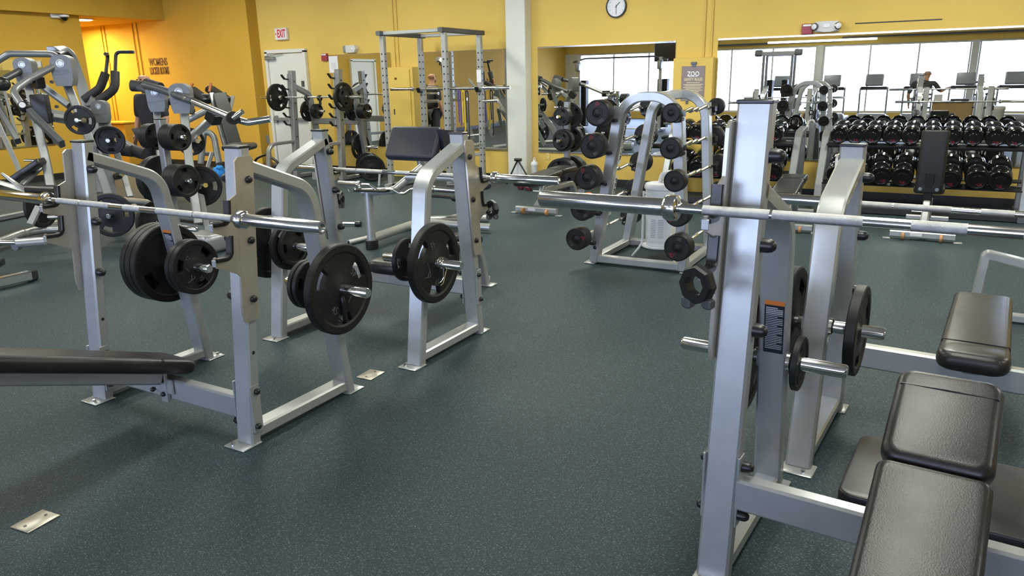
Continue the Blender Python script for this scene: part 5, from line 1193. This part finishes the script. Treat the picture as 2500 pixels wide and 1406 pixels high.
mb = MB(); mb.ball((0, 0, .11), .13, 1, .8, .85, 18); mb.ball((.06, -.03, .20), .07, 1, .8, .7, 14); o = mb
bmesh.ops.subdivide_edges(mb.bm, edges=mb.bm.edges, cuts=1)
for v in mb.bm.verts: v.co += Vector((math.sin(v.co.z*60+v.co.x*40), math.cos(v.co.x*55), math.sin(v.co.y*70)))*.008
for v in mb.bm.verts: v.co.z = max(v.co.z, .001)
mb.obj('cloth', 'blue', t, 80)

t = thing('low_frame', 'low silver arched frame on the floor beyond the right flat bench pad', 'gym machine', (0.514, 5.5, 0.229)); t.location.z = 0; o_ = at_(t)
A_ = Vector((0.351, 5.5, 0.426))+o_; B_ = Vector((0.687, 5.5, 0.36))+o_
MB().rbar([(A_.x-.03, A_.y-.02, .02), A_, B_, (B_.x+.03, B_.y, .02)], .085, .055, side=(0, 1, 0), r=.02).obj('arch', 'silver', t)
MB().rbar([(A_.x-.03, A_.y, .03), (B_.x, B_.y, .03)], .07, .05, side=(0, 1, 0)).obj('base_rail', 'silver', t)

# ------------------------------------------------------------------ people
def person(loc, rz, label, pose, shirt, trousers, H=1.76):
    """one continuous skinned body with hands and face; clothing follows it as separate parts"""
    t = thing('person', label, 'person', loc, rz)
    k = H/1.76; P = pose
    pts = {}; edges = []; rad = {}
    def add(n, p, r, par=None):
        pts[n] = Vector(p)*k; rad[n] = r*k
        if par: edges.append((par, n))
    add('pel', (0, 0, .95), .125); add('waist', P.get('waist', (0, .0, 1.10)), .115, 'pel'); add('chest', P.get('chest', (0, .01, 1.30)), .135, 'waist')
    add('neckb', P.get('neckb', (0, .01, 1.46)), .075, 'chest'); add('neck', P.get('neck', (0, -.015, 1.53)), .055, 'neckb')
    hd = Vector(P.get('head', (0, -.03, 1.64)))
    add('jaw', hd+Vector((0, -.015, -.045)), .068, 'neck'); add('skull', hd+Vector((0, .012, .03)), .088, 'jaw'); add('crown', hd+Vector((0, .015, .075)), .07, 'skull')
    for s, S in ((-1, 'L'), (1, 'R')):
        a = P['arm'+S]; add('sh'+S, a[0], .062, 'chest'); add('el'+S, a[1], .043, 'sh'+S); add('fo'+S, Vector(a[1]).lerp(Vector(a[2]), .3), .045, 'el'+S); add('wr'+S, a[2], .029, 'fo'+S)
        d = (Vector(a[2])-Vector(a[1])).normalized(); add('pa'+S, Vector(a[2])+d*.06, .034, 'wr'+S)
        side = Vector((0, 1, 0)) if abs(d.y) < .8 else Vector((1, 0, 0)); sv = (side-d*side.dot(d)).normalized()
        for f in range(4):
            b = Vector(a[2])+d*.095+sv*(-.027+.018*f); m_ = b+d*(.034+.004*(f in (1, 2))); e = m_+d*.028-Vector((s*.012, 0, 0))
            add('f%d%s' % (f, S), b, .0095, 'pa'+S); add('g%d%s' % (f, S), m_, .0085, 'f%d%s' % (f, S)); add('h%d%s' % (f, S), e, .0075, 'g%d%s' % (f, S))
        tb = Vector(a[2])+d*.035-sv*.032; add('t0'+S, tb, .011, 'pa'+S); add('t1'+S, tb+d*.035-sv*.018, .0095, 't0'+S)
        l = P['leg'+S]; add('hip'+S, l[0], .095, 'pel'); add('kn'+S, l[1], .058, 'hip'+S); add('ca'+S, Vector(l[1]).lerp(Vector(l[2]), .3)+Vector((0, .012, 0)), .057, 'kn'+S); add('an'+S, l[2], .038, 'ca'+S); add('to'+S, Vector(l[2])+Vector((s*.02, -.13, -.045)), .036, 'an'+S)
    def skin(name, names, grow, m, lvl=2):
        idx = {n: i for i, n in enumerate(names)}; me = bpy.data.meshes.new(name)
        me.from_pydata([pts[n] for n in names], [(idx[a], idx[b]) for a, b in edges if a in idx and b in idx], [])
        o = bpy.data.objects.new(name, me); COL.objects.link(o); o.parent = t
        mod = o.modifiers.new('skin', 'SKIN'); mod.use_smooth_shade = True
        sub = o.modifiers.new('sub', 'SUBSURF'); sub.levels = lvl; sub.render_levels = lvl
        for i, n in enumerate(names):
            v = me.skin_vertices[0].data[i]; r = rad[n]*grow(n) if callable(grow) else rad[n]*grow
            fl = 1.25 if n in ('chest', 'waist', 'pel') else 1.0
            v.radius = (r*fl, r*.85 if n in ('chest', 'waist') else r)
        me.skin_vertices[0].data[0].use_root = True
        me.materials.append(MT[m]); return o
    body = skin('body', list(pts), lambda n: .80 if n in ('pel', 'waist', 'chest', 'hipL', 'hipR', 'shL', 'shR', 'knL', 'knR', 'caL', 'caR') else (.88 if n == 'neckb' else 1.0), 'skin')
    skin('shirt', ['pel', 'waist', 'chest', 'neckb', 'shL', 'shR', 'elL', 'elR'], lambda n: {'neckb': 1.0, 'elL': 1.35, 'elR': 1.35, 'pel': 1.12}.get(n, 1.12), shirt)
    skin('trousers', ['pel', 'hipL', 'hipR', 'knL', 'knR', 'caL', 'caR', 'anL', 'anR'], lambda n: {'anL': 1.6, 'anR': 1.6, 'knL': 1.25, 'knR': 1.25, 'caL': 1.3, 'caR': 1.3}.get(n, 1.12), trousers)
    for S, s in (('L', -1), ('R', 1)):
        a = pts['an'+S]; MB().rbox(a+Vector((s*.01, -.07, -.055+.0))*1, (.095, .27, .075), .04, .03).obj('shoe', 'plastic', t)
        MB().ball(hd*k+Vector((s*.088, .02, 0))*k, .03*k, .35, .7, 1, 10).obj('ear', 'skin', body)
        MB().ball(hd*k+Vector((s*.032, -.086, .015))*k, .013*k, 1, .6, .8, 10).obj('eye', 'base', body)
    MB().prism([(0, .022), (-.028, -.022), (0, -.026)], hd*k+Vector((-.011, -.083, -.008))*k, (0, 1, 0), (0, 0, 1), (1, 0, 0), .022*k).obj('nose', 'skin', body)
    MB().box(hd*k+Vector((0, -.083, -.052))*k, (.045*k, .01, .008*k), bev=.003).obj('mouth', 'maroon', body)
    return t, body, hd*k
stand = dict(armL=((-.19, .01, 1.41), (-.25, .03, 1.13), (-.25, -.06, .90)), armR=((.19, .01, 1.41), (.25, .03, 1.13), (.25, -.06, .90)),
             legL=((-.09, 0, .90), (-.11, -.02, .50), (-.12, .02, .09)), legR=((.09, 0, .90), (.11, .0, .50), (.12, .06, .09)))
tp, bd, hd = person((-9.75, 6.90, 0), math.radians(10), 'bald person in dark shirt standing before the corridor, half behind the lever machine', stand, 'shirt', 'trousers')
MB().ball(hd+Vector((0, -.045, -.075)), .062, .95, .75, .65, 14).obj('beard', 'grip', bd)
lean = dict(waist=(0, -.03, 1.08), chest=(.01, -.10, 1.26), neckb=(.03, -.15, 1.40), neck=(.03, -.19, 1.46), head=(.03, -.22, 1.57),
            armL=((-.23, -.10, 1.36), (-.34, -.10, 1.08), (-.34, -.18, .85)), armR=((.25, -.10, 1.36), (.38, -.22, 1.14), (.44, -.42, 1.20)),
            legL=((-.09, 0, .90), (-.12, -.10, .50), (-.13, -.02, .09)), legR=((.09, 0, .90), (.10, .04, .50), (.11, .14, .09)))
person((-0.50, -0.62, 0), math.radians(18), 'person in charcoal shirt and grey trousers, seen only in the right mirror', lean, 'greyshirt', 'greytrousers', 1.68)

# ------------------------------------------------------------------ the room behind the viewer, seen in the mirrors
t = thing('reception_desk', 'tan laminate reception desk seen in the right mirror', 'desk', (0.42, -2.7, 0))
MB().box((0, 0, .40), (1.35, .60, .74), bev=.006).obj('body', 'wood', t); MB().box((0, 0, .785), (1.45, .68, .035), bev=.006).obj('worktop', 'wood', t)
MB().box((.25, .302, .45), (.006, .004, .6)).obj('panel_joint', 'base', t)
for i, (x, y, w, d, h, m, lab) in enumerate(((-.55, -.05, .20, .28, .16, 'paper', 'stack of pale folders on the reception desk'), (-.05, 0, .42, .28, .05, 'plastic', 'flat black keyboard tray on the reception desk'), (.38, -.1, .22, .2, .09, 'maroon', 'maroon box on the reception desk'))):
    o = MB().box((0, 0, h/2), (w, d, h), bev=.006).obj(('folder_stack', 'keyboard_tray', 'desk_box')[i], m); o.location = (0.42+x, -2.7+y, .803); tag(o, lab, ('folder', 'tray', 'box')[i])
t = thing('waste_bin', 'pale grey waste bin seen in the right mirror below the desk', 'bin', (1.15, -1.7, 0))
MB().lathe([(.15, 0), (.17, .02), (.20, .60), (.215, .62), (.215, .66), (.20, .70), (.001, .72)], (0, 0, 0), (0, 0, 1), 28).obj('body', 'offwhite', t)
def treadmill(x, y, label, proto=None):
    t = thing('treadmill', label, 'treadmill', (x, y, 0), PI, 'treadmills by the windows')
    MB().rbox((0, .3, .11), (.80, 1.75, .20), .08, .03).obj('deck', 'silver_dark', t)
    MB().box((0, .38, .213), (.52, 1.45, .012)).obj('belt', 'rubber', t)
    MB().rbox((0, -.55, .20), (.84, .42, .30), .1, .08).obj('motor_cover', 'silver_dark', t)
    for s in (-1, 1):
        MB().rbar([(s*.38, -.40, .2), (s*.38, -.58, 1.12), (s*.37, -.05, 1.02)], .05, .09, r=.12).obj('side_rail', 'silver', t)
    MB().rbar([(-.36, -.55, 1.10), (.36, -.55, 1.10)], .16, .10, side=(0, 1, 0)).obj('console_bridge', 'plastic', t)
    MB().rbox((0, -.60, 1.34), (.50, .10, .36), .04, .03, Matrix.Rotation(-.35, 3, 'X')).obj('console', 'silver_dark', t)
    return t
tm = treadmill(-4.6, -5.9, 'grey treadmill by the windows, seen in the mirrors')
tm['label'] = 'grey treadmill nearest the cable machine, seen in the mirrors'
for i, x in enumerate((-3.1, -1.9, -.7, .5, 1.7)): dup(tm, 'grey treadmill in the row by the windows, %s along from the cable machine' % ('second', 'third', 'fourth', 'fifth', 'sixth')[i], (x, -5.9, 0))
t = thing('cable_machine', 'tall four post cable machine before the windows, seen in the right mirror', 'gym machine', (-4.55, -4.3, 0))
for s in (-1, 1):
    for y in (-.25, .25): MB().rbar([(s*.42, y, 0.02), (s*.42, y, 2.15)], .075, .09).obj('upright', 'silver_dark', t)
    MB().box((s*.22, 0, .75), (.16, .30, 1.30), bev=.01).obj('weight_stack', 'rubber', t)
    MB().rbar([(s*.42, -.5, .04), (s*.42, .7, .04)], .08, .06).obj('base_rail', 'silver_dark', t)
    MB().rbox((s*.58, .25, 2.20), (.24, .16, .20), .06, .05).obj('pulley_cap', 'silver_dark', t)
    MB().cyl((s*.58, .25, 2.1), (s*.58, .28, 1.0), .006, 8).obj('cable', 'base', t); MB().cyl((s*.58-.1, .28, .98), (s*.58+.1, .28, .98), .018, 12).obj('hand_grip', 'plastic', t)
MB().rbar([(-.55, .25, 2.18), (.55, .25, 2.18)], .12, .12, side=(0, 1, 0)).obj('top_beam', 'white', t); MB().rbar([(-.42, -.25, 2.15), (.42, -.25, 2.15)], .09, .09, side=(0, 1, 0)).obj('top_beam', 'silver_dark', t)
t = thing('crossover_machine', 'wide cable crossover with a long pull up bar, seen in the middle mirror', 'gym machine', (-8.6, -1.2, 0))
for s in (-1, 1):
    MB().rbar([(s*1.3, 0, .02), (s*1.3, 0, 2.12)], .09, .11).obj('upright', 'silver', t); MB().box((s*1.3, -.28, .8), (.30, .22, 1.4), bev=.01).obj('weight_stack', 'rubber', t)
    MB().rbar([(s*1.3, -.5, .04), (s*1.3, .5, .04)], .09, .06).obj('base_rail', 'silver', t); MB().rbox((s*1.3, .1, 1.9), (.12, .2, .26), .04, .04).obj('pulley_cap', 'silver_dark', t)
MB().tube([(-1.5, 0, 2.04), (-1.1, 0, 2.14), (1.1, 0, 2.14), (1.5, 0, 2.04)], .026, .2, 12).obj('pull_up_bar', 'gunmetal', t)
t = thing('television', 'black wall television hung from the ceiling, seen in the middle mirror', 'television', (-7.12, -2.2, 2.42), math.radians(-28))
MB().box((0, 0, 0), (1.40, .08, .84), bev=.01).obj('casing', 'plastic', t)
scn = MB().box((0, .042, 0), (1.34, .004, .78)).obj('screen', 'screen', t)
text('lettering', 'JUST ONE', .10, 'printgrey', scn, (0.15, .045, .30), (-1, 0, 0), (0, 0, 1), .001, True, width=.5)
MB().box((.32, .045, -.16), (.20, .002, .12)).obj('info_panel', 'blue', scn)
MB().rbar([(0, -.05, .1), (0, -.05, 1.06)], .06, .04).obj('ceiling_mount', 'gunmetal', t)
def far_post(x, y, lab):
    t = thing('ceiling_rod', lab, 'rod', (x, y, 0)); MB().cyl((0, 0, 2.3), (0, 0, CEIL), .012, 10).obj('rod', 'white', t)
o = MB().box((-3.8, -7.2, 2.62), (3.4, .16, .06), bev=.01).obj('light_strip', 'lamp'); tag(o, 'long pale strip light near the windows, seen at the top of the right mirror', 'ceiling light')
o = MB().tube([(-9, -7.85, 2.62), (-3.2, -7.85, 2.62), (-3.2, -7.85, 2.72), (4.5, -7.85, 2.72)], .03, .03, 10).obj('header_pipe', 'gunmetal'); tag(o, 'dark pipe along the header above the windows, seen in the mirrors', 'pipe')
